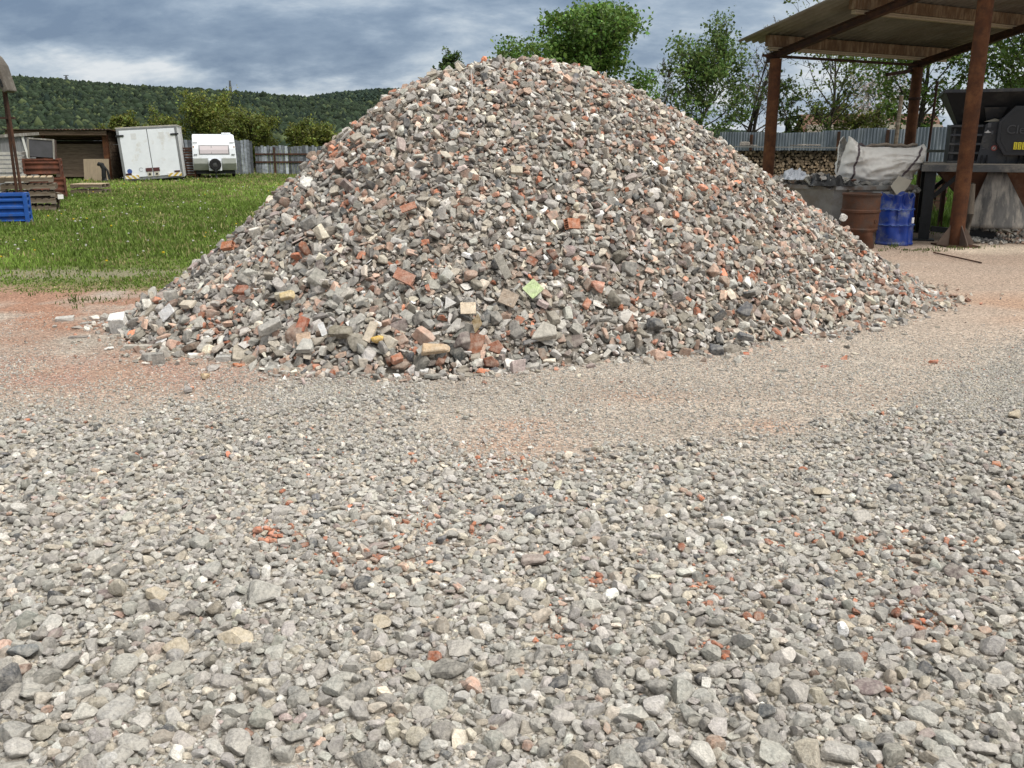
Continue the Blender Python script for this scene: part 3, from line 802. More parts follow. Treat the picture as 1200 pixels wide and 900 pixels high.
    special('tile', 'white triangular tile shard standing on the heap, left of the cream tile', 'tile', 529, 358, 15, hull_shape(np.array([(-1, -1, -.05), (1, -.1, -.05), (-.7, 1.1, -.05), (-1, -1, .05), (1, -.1, .05), (-.7, 1.1, .05)])), (.72, .71, .69), up=face, lift_=.7)
    special('tile', 'white tile sliver low on the left half of the heap', 'tile', 381, 389, 16, sq(.05, .45, .1), (.74, .75, .76), yaw=1.9, up=(-.1, -.85, .5), tilt_=.1, lift_=.7)
    special('tile', 'peach square tile low on the heap, below the white sliver', 'tile', 359, 401, 17, sq(.08, .85, .06), (.52, .38, .28), yaw=.1, up=(-.1, -.8, .6), tilt_=.05, lift_=.7)
    special('board_piece', 'long cream board piece standing in the heap near a yellow chunk', 'board', 437, 394, 26, sq(.12, .36, .05), (.58, .50, .40), yaw=1.15, up=(-.1, -.8, .6), tilt_=.1, lift_=.6)
    special('foam_chunk', 'bright yellow chunk at the front foot of the heap', 'rubble piece', 444, 404, 15, broken_piece('chunk', rng, .1), (.72, .46, .10), lift_=.7)
    special('insulation_block', 'pale yellow rough block on the left of the heap', 'rubble piece', 340, 354, 19, broken_piece('block', rng, .08), (.62, .49, .27), lift_=.6)
    special('board_piece', 'flat golden wooden piece lying at the front foot of the heap', 'board', 511, 418, 34, broken_piece('shard', rng, .06), (.50, .37, .24), yaw=.1, tilt_=.05, lift_=.6)
    special('plywood_piece', 'brown pointed wooden piece standing on the lower heap', 'board', 560, 384, 24, hull_shape(np.array([(-1, -.1, -.06), (.1, -.55, -.06), (1, .1, -.06), (.1, .5, -.06), (-1, -.1, .06), (.1, -.55, .06), (1, .1, .06), (.1, .5, .06)])), (.26, .19, .10), yaw=1.3, up=face, tilt_=.1, lift_=.7)
    hb = hollow_brick(rng)
    special('hollow_brick', 'ribbed orange hollow brick in the middle of the heap', 'brick', 667, 269, 19, hb, (.42, .16, .085), yaw=.5, tilt_=.5, td=1, lift_=.6)
    special('hollow_brick', 'ribbed orange brick left of centre on the heap', 'brick', 476, 329, 24, hb, (.40, .19, .13), yaw=-.5, up=face, tilt_=.1, stretch=(1, .9, .5), lift_=.5)
    special('hollow_brick', 'ribbed pale orange brick high on the left side of the heap', 'brick', 480, 247, 18, hb, (.50, .22, .14), yaw=.3, up=face, stretch=(1, .7, .5), lift_=.5)
    special('hollow_brick', 'bright orange hollow brick on the left skyline of the heap', 'brick', 272, 294, 15, hb, (.46, .17, .08), yaw=-.4, tilt_=.4, lift_=.5)
    special('hollow_brick', 'orange hollow brick end near the left foot, among grey blocks', 'brick', 358, 386, 17, hb, (.42, .13, .07), yaw=1.1, tilt_=.5, lift_=.5)
    special('brick_fragment', 'deep orange broken brick at the front foot of the heap', 'brick', 466, 427, 15, broken_piece('block', rng, .05), (.40, .15, .08), yaw=.5, lift_=.5)
    special('brick_fragment', 'large salmon brick lump right of the pale green tile', 'brick', 697, 341, 18, broken_piece('chunk', rng, .05), (.50, .24, .17), lift_=.6)
    special('brick_fragment', 'orange brick stub above the lower right of the green tile', 'brick', 685, 361, 13, broken_piece('block', rng, .05), (.48, .20, .12), yaw=1.2, lift_=.6)
    special('brick_fragment', 'long brown red brick near the left foot, by pale blocks', 'brick', 287, 346, 17, broken_piece('block', rng, .05), (.30, .10, .055), yaw=-.5, lift_=.6)
    special('concrete_block', 'big grey concrete block at the foot, left of the white tile sliver', 'rubble piece', 322, 393, 32, broken_piece('block', rng, .04), (.36, .35, .33), yaw=.45, tilt_=.25, td=.5, stretch=(1, .6, .6), lift_=.6)
    special('concrete_block', 'mossy brown grey block with a flat top, low on the heap', 'rubble piece', 403, 397, 27, broken_piece('block', rng, .05), (.21, .19, .145), yaw=-.2, tilt_=.15, stretch=(1, .8, .7), lift_=.5)
    special('concrete_slab', 'long pale grey slab lying flat at the far left foot', 'rubble piece', 164, 408, 37, sq(.16, .5, .08), (.36, .34, .30), yaw=.1, tilt_=.03, ground=True, stretch=(1, .6, .8))
    special('paving_stone', 'grey paver standing upright on the dirt before the left foot', 'paver', 186, 427, 16, sq(.8, .55, .06), (.25, .245, .23), yaw=.2, tilt_=.03, ground=True, stretch=(.85, 1, 1.15))
    special('paving_stone', 'pale grey pot shaped paver on the dirt, left front', 'paver', 263, 424, 18, sq(.45, .6, .06), (.36, .355, .34), yaw=.1, tilt_=.05, ground=True)
    special('concrete_chunk', 'whitish cut block on the dirt at the left front foot', 'rubble piece', 246, 415, 18, broken_piece('block', rng, .05), (.55, .52, .47), yaw=-.3, tilt_=.3, ground=True)
    special('sandstone_piece', 'rounded yellowish stone alone on the dirt, left front', 'stone', 240, 444, 13, worn_rock(3, rng), (.56, .42, .25), stretch=(1, .8, .75), ground=True)
    special('brick_fragment', 'small orange brick lump alone on the dirt, left front', 'brick', 278, 431, 12, broken_piece('chunk', rng, .05), (.46, .17, .08), ground=True)
    special('concrete_slab', 'pale flat slab alone on the red dirt, far left', 'rubble piece', 76, 376, 21, sq(.22, .5, .1), (.43, .42, .40), yaw=.35, tilt_=.1, ground=True)
    special('plaster_chunk', 'white pointed plaster lump on the red dirt beside the heap', 'rubble piece', 111, 377, 12, broken_piece('chunk', rng, .05), (.70, .66, .60), ground=True)
    special('plaster_chunk', 'small flat white plaster flake alone on the red dirt', 'rubble piece', 128, 409, 10, broken_piece('slab', rng, .05), (.72, .70, .67), tilt_=.05, ground=True)
    special('concrete_slab', 'dark thin slab flat on the red dirt, far left', 'rubble piece', 92, 396, 22, sq(.10, .4, .1), (.16, .14, .13), yaw=.1, tilt_=.04, ground=True)
    special('asphalt_lump', 'black rounded lump on the dirt below the heap, left of two others', 'rubble piece', 578, 438, 16, broken_piece('chunk', rng, .1), (.075, .078, .09), stretch=(1, .8, .6), ground=True)
    special('asphalt_lump', 'black lump on the dirt, right of the heap middle', 'rubble piece', 732, 425, 10, broken_piece('chunk', rng, .1), (.06, .062, .07), ground=True)
    special('asphalt_lump', 'black angular lump at the foot, rightmost of the black lumps', 'rubble piece', 839, 416, 17, broken_piece('block', rng, .05), (.085, .09, .10), ground=True)
    special('concrete_chunk', 'light grey five sided chunk on the dirt at the front foot', 'rubble piece', 621, 432, 24, broken_piece('block', rng, .05), (.40, .385, .36), yaw=.3, tilt_=.2, ground=True, stretch=(1, 1, .7))
    special('concrete_slab', 'dark grey slab jutting from the right foot of the heap', 'rubble piece', 988, 377, 38, sq(.16, .4, .1), (.16, .155, .15), yaw=-.15, tilt_=.2, td=1.5, ground=True, stretch=(1, .7, .8))
    special('concrete_chunk', 'pale chunk lying apart at the right foot of the heap', 'rubble piece', 1029, 377, 19, broken_piece('block', rng, .05), (.36, .345, .32), tilt_=.2, ground=True)
    special('concrete_chunk', 'small pale chunk on the dirt, below the right foot', 'rubble piece', 1026, 388, 13, broken_piece('block', rng, .05), (.42, .40, .37), tilt_=.2, ground=True)
    special('brick_fragment', 'flat red brick shard alone on the dirt, far right', 'brick', 1094, 425, 13, broken_piece('slab', rng, .05), (.40, .13, .07), tilt_=.1, ground=True)
    special('brick_fragment', 'small upright red brick bit on the dirt, right', 'brick', 874, 416, 8, broken_piece('block', rng, .05), (.42, .13, .07), tilt_=.5, ground=True)
    special('brick_fragment', 'dark red brick shard on the dirt between two smaller red ones', 'brick', 967, 431, 13, broken_piece('slab', rng, .05), (.28, .09, .06), tilt_=.1, ground=True)
    special('slate_piece', 'dark slate blade lying at the right front foot', 'rubble piece', 871, 403, 22, broken_piece('shard', rng, .05), (.09, .095, .105), tilt_=.1, lift_=.5)
    special('slate_piece', 'blue black slab leaning in the lower right of the heap', 'rubble piece', 869, 367, 20, broken_piece('slab', rng, .05), (.10, .105, .12), yaw=.9, up=(.2, -.85, .5), tilt_=.1, lift_=.6)
    special('concrete_slab', 'flat topped grey slab with pale lid, low centre right', 'rubble piece', 636, 398, 30, broken_piece('slab', rng, .04), (.38, .36, .32), up=(.1, -.6, .8), tilt_=.1, lift_=.6)
    special('board_piece', 'narrow mortar coated plank standing left of the green tile', 'board', 590, 318, 34, sq(.1, .28, .08), (.26, .245, .215), yaw=-1.15, up=face, tilt_=.05, lift_=.6)
    special('mortar_chunk', 'tan cut stone block high in the middle of the heap', 'rubble piece', 604, 206, 14, sq(.5, .7, .06), (.47, .42, .33), yaw=.1, tilt_=.2, lift_=.6)
    special('plaster_chunk', 'round white stone on the right skyline of the heap', 'rubble piece', 987, 267, 10, worn_rock(3, rng), (.72, .70, .68), lift_=.9)
    special('tile', 'peach triangular tile high on the right flank', 'tile', 856, 202, 14, hull_shape(np.array([(-.4, -1, -.08), (.8, -.5, -.08), (-.3, 1, -.08), (-.4, -1, .08), (.8, -.5, .08), (-.3, 1, .08)])), (.52, .36, .27), up=(.2, -.8, .6), lift_=.7)
    # a bent end of wire
    w_ = MB(); p = heap_hit(553, 112); w_.tube([p - np.array([0, .02, .06]), p + np.array([.005, -.04, .08]), p + np.array([-.004, -.05, .22])], .006, 6)
    tag(w_.build('wire', pmat('pale_wire', (.6, .58, .55), bump=0)), 'short pale wire sticking up near the top of the heap', 'wire')
    return n, len(T)
print('heap', build_heap())
# ------------------------------------------------------------------ shared materials
rust = pmat('rusty_steel', (.110, .042, .018), (.058, .025, .014), scale=9, rough=.8, metal=.15, bump=.25, bscale=60, c3=(.165, .070, .030), c3scale=2.5)
rust_dark = pmat('dark_rusty_steel', (.060, .030, .020), (.035, .022, .018), scale=8, rough=.8, metal=.2, bump=.2, c3=(.10, .045, .025), c3scale=3)
old_wood = pmat('weathered_wood', (.155, .118, .082), (.085, .065, .048), scale=6, stretch=(1, 1, 8), bump=.3, c3=(.22, .19, .155), c3scale=1.2)
grey_wood = pmat('grey_weathered_board', (.24, .225, .20), (.13, .12, .105), scale=5, stretch=(6, 6, .7), bump=.3, c3=(.34, .33, .31), c3scale=2)
pale_wood = pmat('pale_sawn_wood', (.46, .37, .26), (.34, .27, .18), scale=7, stretch=(1, 6, 6), bump=.2)
barn_wood = pmat('brown_board', (.125, .085, .055), (.055, .038, .028), scale=4, stretch=(.6, 4, 6), bump=.3, c3=(.19, .14, .10), c3scale=1.4)
black_metal = pmat('black_metal', (.020, .022, .024), (.012, .013, .014), scale=10, rough=.55, metal=.2, bump=.1)
roof_sheet = pmat('sheet_roof', (.085, .075, .068), (.05, .042, .038), scale=5, rough=.7, metal=.2, c3=(.12, .06, .035), c3scale=1.5)
white_paint = pmat('white_panel', (.72, .755, .80), (.65, .685, .73), scale=3, rough=.45, bump=.03, c3=(.52, .50, .46), c3scale=1.3, c3amt=.25, spec=.4)
grey_trim = pmat('grey_trim', (.24, .25, .26), (.17, .175, .18), rough=.5, metal=.3, bump=.05)
tyre = pmat('tyre_rubber', (.016, .016, .017), rough=.85, bump=.2)
dark_glass = None

def curtain_glass():
    m, nt, b = new_mat('curtained_window'); L = nt.links.new
    tc = N(nt, 'ShaderNodeTexCoord'); wv = N(nt, 'ShaderNodeTexWave'); wv.inputs['Scale'].default_value = 9; wv.inputs['Distortion'].default_value = 3
    L(tc.outputs['Object'], wv.inputs['Vector'])
    mx = N(nt, 'ShaderNodeMix', data_type='RGBA'); mx.inputs['A'].default_value = (.42, .37, .39, 1); mx.inputs['B'].default_value = (.58, .53, .55, 1)
    L(wv.outputs['Fac'], mx.inputs['Factor']); L(mx.outputs['Result'], b.inputs['Base Color']); b.inputs['Roughness'].default_value = .12
    return m
def plain(name, c, rough=.6, metal=0.):
    m, nt, b = new_mat(name); b.inputs['Base Color'].default_value = (*c, 1); b.inputs['Roughness'].default_value = rough; b.inputs['Metallic'].default_value = metal
    return m
def stripe_mat():
    m, nt, b = new_mat('hazard_stripes'); L = nt.links.new
    tc = N(nt, 'ShaderNodeTexCoord'); sp = N(nt, 'ShaderNodeSeparateXYZ'); L(tc.outputs['Object'], sp.inputs[0])
    ab = N(nt, 'ShaderNodeMath', operation='ABSOLUTE'); L(sp.outputs['X'], ab.inputs[0])
    ad = N(nt, 'ShaderNodeMath', operation='SUBTRACT'); L(ab.outputs[0], ad.inputs[0]); L(sp.outputs['Z'], ad.inputs[1])
    mu = N(nt, 'ShaderNodeMath', operation='MULTIPLY'); L(ad.outputs[0], mu.inputs[0]); mu.inputs[1].default_value = 4.4
    fr = N(nt, 'ShaderNodeMath', operation='FRACT'); L(mu.outputs[0], fr.inputs[0])
    gt = N(nt, 'ShaderNodeMath', operation='GREATER_THAN'); L(fr.outputs[0], gt.inputs[0]); gt.inputs[1].default_value = .5
    mx = N(nt, 'ShaderNodeMix', data_type='RGBA'); mx.inputs['A'].default_value = (.70, .68, .64, 1); mx.inputs['B'].default_value = (.50, .34, .05, 1)
    L(gt.outputs[0], mx.inputs['Factor']); L(mx.outputs['Result'], b.inputs['Base Color']); b.inputs['Roughness'].default_value = .5
    return m

def spot(px, py):
    """ground point under a pixel"""
    p = at_z(px, py); return float(p[0]), float(p[1])
def pw(px, Y):
    """x at distance Y for a pixel column near the horizon"""
    return float(at_y(px, 190, Y)[0])
def pz(py, Y):
    return float(at_y(600, py, Y)[2])

# ------------------------------------------------------------------ white box trailer (sunk on its left, leaning)
Y0 = 41.5; xl, xr = pw(146, Y0), pw(212, Y0); W = xr - xl; Hh = 2.25
t = thing('box_trailer', 'white two door box trailer body leaning over, beside the caravan', 'trailer', ((xl + xr) / 2, Y0, 0.0), R(17))
lean = Matrix.Rotation(R(-3.4), 4, 'Y')
def leaned(m):
    m.v = [tuple(lean @ Vector((p[0], p[1], p[2] - .1)) + Vector((0, 0, .12))) for p in m.v]; return m
Dp = 4.6
m = MB(); m.box((0, Dp / 2 + .03, .1 + Hh / 2), (W, Dp, Hh)); leaned(m).build('body', pmat('grey_white_panel', (.55, .56, .57), (.42, .43, .43), scale=3, rough=.6, c3=(.30, .29, .27), c3scale=1.0), t, bevel=.02)
m = MB()
for s in (-1, 1): m.box((s * (W / 2 - .05), -.005, .1 + Hh / 2), (.10, .07, Hh))
m.box((0, -.005, .1 + Hh - .05), (W - .2, .07, .10)); m.box((0, -.005, .145), (W - .2, .07, .09)); leaned(m).build('door_frame', grey_trim, t, bevel=.01)
dw = (W - .24) / 2
for s in (-1, 1):
    m = MB(); m.box((s * (dw / 2 + .015), -.02, .1 + Hh / 2 + .02), (dw, .05, Hh - .22)); d_ = leaned(m).build('door', white_paint, t, bevel=.012)
    m = MB(); m.box((s * (W / 2 - .12), -.065, .1 + Hh - .33 - .02 * s), (.34, .04, .07)); leaned(m).build('hinge', black_metal, d_)
    m = MB(); m.box((s * .16, -.06, .52), (.27, .03, .16)); leaned(m).build('number_plate' if s < 0 else 'lamp_bar', plain('maroon_plate', (.07, .018, .02)), d_)
    m = MB(); m.box((s * .15, -.055, .32), (.20, .02, .20)); leaned(m).build('latch_plate', pmat('cream_plate', (.55, .52, .44), rough=.5, bump=0), d_)
    m = MB(); m.lathe([(.0, -.09), (.045, -.09), (.045, -.03)], (s * .15, 0, .33), 12, 'Y'); leaned(m).build('latch', black_metal, d_)
    m = MB(); m.box((s * (W / 2 - .36), -.066, .245), (.58, .03, .15)); leaned(m).build('hazard_board', stripe_mat(), d_)
    m = MB(); m.box((s * (W / 2 - .24), -.064, .38), (.24, .04, .07)); leaned(m).build('tail_lamp', plain('dark_lamp', (.05, .012, .012), .3), d_)
    m = MB(); m.box((s * .58, -.047, .1 + Hh - .36), (.22, .006, .26)); leaned(m).build('faded_sticker', pmat('faded_sticker', (.62, .635, .65), (.56, .57, .58), scale=20, bump=0), d_)
m = MB(); m.lathe([(0, -.052), (.105, -.052), (.105, -.045)], (-W / 2 + .29, 0, .50), 20, 'Y'); leaned(m).build('round_badge', plain('blue_badge', (.03, .07, .25)), t)
m = MB()
for a in np.linspace(.6, 5.4, 14): m.box((-W / 2 + .78 + .08 * math.cos(a), -.05, .55 + .08 * math.sin(a)), (.025, .006, .025))
leaned(m).build('ring_emblem', plain('grey_ring', (.40, .42, .45)), t)
m = MB(); m.box((0, Dp / 2, .1 + Hh + .02), (W + .06, Dp + .06, .05)); leaned(m).build('roof', pmat('dirty_roof', (.42, .40, .36), (.26, .25, .22)), t, bevel=.015)
m = MB(); m.box((0, 2.4, .03), (W - .4, 4.2, .16)); m.build('chassis', black_metal, t)
for s in (-1, 1):
    m = MB(); m.lathe([(.0, -.1), (.2, -.1), (.3, -.08), (.3, .08), (.2, .1), (0, .1)], (s * (W / 2 - .25), 3.2, .29), 20, 'X'); m.build('wheel', tyre, t)

# ------------------------------------------------------------------ caravan, seen from the drawbar end
Y0 = 44.5; xc = pw(252, Y0); W = 2.02; zt = pz(158, Y0)
t = thing('caravan', 'white touring caravan with curtained front window, in front of the fence', 'caravan', (xc, Y0, 0), R(18.5))
prof = [(0.30, .42), (0.05, .75), (0.0, 1.0), (.06, 1.45), (.32, zt - .12), (.50, zt), (2.0, zt + .05), (3.7, zt - .02), (3.9, zt - .3), (3.95, .6), (3.85, .42)]
m = MB(); n_ = len(prof)
m.prism(prof, W, lambda u, v, w_: (w_ - W / 2 + (.05 if w_ < W / 2 else -.05) * smooth(.9, 2.2, v), u, v)); m.build('body', white_paint, t, bevel=.05, segs=3)
def on_front(x, z, d):
    y = np.interp(z, [.42, .75, 1.0, 1.45, zt - .12], [.30, .05, 0, .06, .32]) - d
    return (x, float(y), z)
m = MB(); zz = [1.16, 1.25, 1.38, 1.50, 1.60]
m.add([on_front(x, z, .012) for z in zz for x in np.linspace(-.70, .70, 5)], grid_faces(5, 5)); fr_ = m.build('window', pmat('window_frame', (.20, .20, .21), rough=.4, bump=0), t)
fr_.modifiers.new('s', 'SOLIDIFY').thickness = .02
m = MB(); m.add([on_front(x, z, .028) for z in (1.20, 1.38, 1.56) for x in np.linspace(-.65, .65, 5)], grid_faces(3, 5)); m.build('pane', curtain_glass(), fr_)
m = MB(); m.bar(on_front(-.12, 1.2, .034), on_front(-.12, 1.56, .034), .02, .01); m.build('mullion', grey_trim, fr_)
lg = pmat('light_grey_panel', (.47, .49, .47), (.40, .42, .40), rough=.5, bump=.03)
for s in (-1, 1):
    m = MB(); m.add([on_front(s * x, z, .015) for z in (.45, .75, .98) for x in (.32, .65, .97)], grid_faces(3, 3)); q = m.build('lower_panel', lg, t); q.modifiers.new('s', 'SOLIDIFY').thickness = .02
    m = MB(); m.box((s * .86, -.02, 1.17), (.16, .04, .03)); m.build('grab_handle', grey_trim, t)
    m = MB(); m.box((s * .93, .08, 1.52), (.05, .05, .07)); m.build('marker_lamp', plain('amber', (.35, .16, .03), .3), t)
    m = MB(); m.box((s * .84, .12, 1.73), (.22, .03, .035)); m.build('trim_clip', grey_trim, t)
    m = MB(); m.lathe([(0, -.09), (.22, -.09), (.31, -.06), (.31, .06), (.22, .09), (0, .09)], (s * .88, 2.0, .31), 20, 'X'); m.build('wheel', tyre, t)
m = MB(); m.box((0, -.06, .66), (.60, .22, .52)); m.build('gas_locker', white_paint, t, bevel=.03)
m = MB(); m.lathe([(.12, -.30), (.24, -.30), (.28, -.26), (.28, -.20), (.24, -.17)], (0, 0, .70), 24, 'Y'); sw = m.build('spare_wheel', tyre, t, smoothf=True)
m = MB(); m.lathe([(0, -.27), (.12, -.25), (.13, -.2)], (0, 0, .70), 16, 'Y'); m.build('rim', plain('dull_rim', (.10, .10, .10), .4, .5), sw)
m = MB(); m.bar((0, -.35, .40), (-.35, .9, .42), .08, .1); m.bar((0, -.35, .40), (.35, .9, .42), .08, .1); m.bar((0, -.95, .42), (0, -.3, .42), .09, .09); m.build('drawbar', black_metal, t)
m = MB(); m.tube([(0, -.62, .03), (0, -.62, .62)], .03, 10); m.lathe([(0, -.05), (.10, -.05), (.10, .05), (0, .05)], (0, -.62, .10), 14, 'X'); m.build('jockey_wheel', black_metal, t)
m = MB(); m.box((0, 2.0, .34), (1.8, 3.3, .18)); m.build('chassis', black_metal, t)
m = MB(); m.box((.62, .9, zt + .06), (.42, .5, .10)); m.build('roof_vent', white_paint, t, bevel=.02)

# dark slatted stack between the two
Y0 = 45.0; t = thing('louvre_stack', 'dark brown stack of slatted boards between trailer and caravan', 'board stack', (pw(220, Y0), Y0, 0), R(4))
m = MB()
for k in range(11): m.box((0, 0, .2 + k * .125), (.80, .9, .07))
m.build('slats', rust_dark, t)
for s in (-1, 1): m = MB(); m.box((s * .43, 0, .75), (.06, .95, 1.5)); m.build('side_post', rust_dark, t)

# ------------------------------------------------------------------ grey board fence behind the meadow
fence_wood = attr_mat('fence_board', vscale=5, vamt=.55, bump=.25, bscale=14, rough=.9)
def fence(name, label, cat, A, B, h0, h1, mat, board=.16, gap=.012, zb=.05, rails=True, seed=1, post_every=2.6, bank=False, post_mat=None, corrug=False):
    A, B = Vector(A), Vector(B); d = B - A; Ln = d.length; u = d / Ln; ang = math.atan2(u.y, u.x)
    t = thing(name, label, cat, (A.x, A.y, 0), ang); rr = random.Random(seed)
    m = MB(); n = int(Ln / board)
    zof = lambda s: (float(gz(np.array(A.x + u.x * s), np.array(A.y + u.y * s))) if bank else 0)
    if not corrug:
        for k in range(n):
            s = (k + .5) * board; h = h0 + (h1 - h0) * s / Ln + rr.uniform(-.05, .04)
            m.box((s, rr.uniform(-.012, .012), zof(s) + zb + (h - zb) / 2), (board - gap * rr.uniform(.6, 2.2), .024, h - zb), Matrix.Rotation(rr.uniform(-.008, .008), 3, 'Y'))
        bd_ = m.build('boards', mat, t); rg = np.random.default_rng(seed + 50); cl_ = np.repeat(np.array([.150, .165, .185])[None] * np.exp(rg.normal(0, .38, n))[:, None], 8, 0)
        a_ = bd_.data.color_attributes.new('Col', 'FLOAT_COLOR', 'POINT'); c4 = np.ones((len(cl_), 4), np.float32); c4[:, :3] = cl_; a_.data.foreach_set('color', c4.ravel())
    else:
        k = 0; s = 0.0
        while s < Ln:                       # overlapping profiled sheets, each a little off level
            wsh = rr.uniform(1.0, 1.25); ss = np.linspace(s, min(s + wsh, Ln), 27); h = h0 + (h1 - h0) * s / Ln + rr.uniform(-.07, .07)
            y = .018 * np.sign(np.sin(ss * 2 * PI / .115)) * np.abs(np.sin(ss * 2 * PI / .115)) ** .5 + .012 * (k % 2)
            vs = [(a, b_, zof(a) + zb) for a, b_ in zip(ss, y)] + [(a, b_, zof(a) + h + .012 * (a - s)) for a, b_ in zip(ss, y)]
            nn = len(ss); m.add(vs, [(i, i + 1, nn + i + 1, nn + i) for i in range(nn - 1)]); s += wsh - .06; k += 1
        o = m.build('sheets', mat, t); o.modifiers.new('s', 'SOLIDIFY').thickness = .004
    if rails:
        m = MB()
        for z in (.45, .72 if not corrug else .8):
            for k in range(max(1, int(Ln / 3))):
                a, b_ = k * 3.0, min(Ln, k * 3.0 + 2.98); hh = lambda s_: zof(s_) + (h0 + (h1 - h0) * s_ / Ln) * z
                m.bar((a, -.045, hh(a)), (b_, -.045, hh(b_)), .05, .09)
        m.build('rail', post_mat or rust_dark, t)
    if True:
        s = post_every * .4
        while s < Ln:
            m = MB(); h = h0 + (h1 - h0) * s / Ln; m.box((s, -.10, zof(s) + h * .48), (.10, .10, h * .96)); m.build('post', post_mat or rust_dark, t); s += post_every
    return t
Yf = 50.5
fence('board_fence', 'tall grey weathered board fence behind the trailer and the caravan', 'fence', (pw(112, Yf), Yf, 0), (pw(299, Yf), Yf, 0), pz(164, Yf), pz(164.5, Yf), fence_wood, seed=3)
fence('board_fence', 'lower grey weathered board fence running behind the heap, right of the caravan', 'fence', (pw(299.5, Yf), Yf + .02, 0), (pw(640, Yf), Yf + 1.5, 0), pz(171, Yf), pz(171, Yf), fence_wood, seed=4)

# ------------------------------------------------------------------ open timber shed
Y0 = 42.0; xl, xr = pw(20, Y0), pw(127, Y0); Wd = xr - xl; zt = pz(152, Y0); t = thing('open_shed', 'dark brown open timber shed with sheet roof, left of the trailer', 'shed', (xl, Y0, 0), R(2))
m = MB(); nn = 60; xs_ = np.linspace(-.25, Wd + .3, nn); vs = [(x, y, z + .02 * math.sin(x * 40)) for y, z in ((-.55, zt + .02), (4.2, zt - .35)) for x in xs_]
m.add(vs, [(i, i + 1, nn + i + 1, nn + i) for i in range(nn - 1)]); o = m.build('roof', roof_sheet, t); o.modifiers.new('s', 'SOLIDIFY').thickness = .02
m = MB(); m.box((Wd / 2, -.40, zt - .14), (Wd + .3, .06, .20)); m.build('fascia', barn_wood, t)
m = MB()
for k in range(12): m.box((Wd / 2, 3.9 + .01 * (k % 2), .1 + k * .18), (Wd, .03, .172))
m.build('back_wall', barn_wood, t)
m = MB()
for k in range(12): m.box((Wd + .02 + .008 * (k % 2), 2.0, .1 + k * .18), (.03, 3.8, .172))
m.build('side_wall', barn_wood, t)
m = MB()
for k in range(12): m.box((-.02 + .008 * (k % 2), 2.0, .1 + k * .18), (.03, 3.8, .172))
m.build('side_wall', barn_wood, t)
m = MB(); m.box((Wd - .05, -.1, zt / 2 - .1), (.22, .16, zt - .2)); m.build('post', rust, t)
m = MB(); m.box((1.35, -.1, zt / 2 - .1), (.13, .13, zt - .2)); m.build('post', rust, t)
m = MB(); m.bar((0, .2, zt - .22), (Wd, .2, zt - .22), .12, .14); m.bar((0, 2.0, zt - .34), (Wd, 2.0, zt - .34), .1, .12); m.build('beam', barn_wood, t)
# horizontal board screen standing across the middle of the shed
m = MB()
for k in range(9): m.box((Wd / 2 + .6, .75 + .012 * (k % 2), .25 + k * .165), (Wd - 1.5, .03, .158))
m.build('board_screen', pmat('grey_brown_board', (.27, .20, .145), (.14, .10, .075), scale=4, stretch=(.6, 4, 6), bump=.3), t)
o = MB().box((0, 0, .5), (1.15, .025, 1.0), Matrix.Rotation(R(-9), 3, 'X')).build('plywood_sheet', pmat('plywood', (.33, .265, .185), (.25, .20, .14), scale=3, stretch=(6, 6, .8), bump=.1), loc=(pw(111, 41.6), 41.7, 0))
tag(o, 'pale plywood sheet leaning in the mouth of the timber shed', 'plywood')
t = thing('hand_pump', 'small black rusty pump standing in front of the plywood sheet', 'pump', (pw(120, 41.0), 41.0, 0))
m = MB(); m.tube([(0, 0, 0), (0, 0, .25), (.02, 0, .6)], [.15, .10, .09], 12); m.build('column', black_metal, t)
m = MB(); m.tube([(.02, 0, .58), (-.05, 0, .76), (-.17, 0, .80), (-.22, 0, .72)], [.09, .11, .08, .05], 10); m.build('head', black_metal, t)
m = MB(); m.tube([(.03, 0, .7), (.18, 0, .5), (.24, 0, .1)], [.05, .05, .05], 8); m.build('handle', black_metal, t)

# pale low pallet with board top
def pallet(name, label, x, y, z, w, d, rz, mat, top=None, group=None, n=7):
    t = thing(name, label, 'pallet', (x, y, z), rz, group)
    m = MB()
    for k in range(n): m.box((-w / 2 + (k + .5) * w / n, 0, .132), (w / n * .72, d, .022))
    m.build('deck_boards', top or mat, t)
    m = MB()
    for k in (-1, 0, 1): m.box((0, k * (d / 2 - .05), .075), (w, .095, .085))
    m.build('stringers', mat, t)
    m = MB()
    for k in (-1, 0, 1): m.box((k * (w / 2 - .06), 0, .016), (.1, d, .022))
    m.build('base_boards', mat, t)
    return t
x, y = spot(107, 227)
for k in range(2): pallet('pallet', ['lower pallet of the low stack on the grass before the shed', 'pale boarded pallet on top of the low stack before the shed'][k], x, y, k * .2, 1.0, .9, R(3 + 2 * k), old_wood, pale_wood if k else None, 'pallets by the shed', 8)

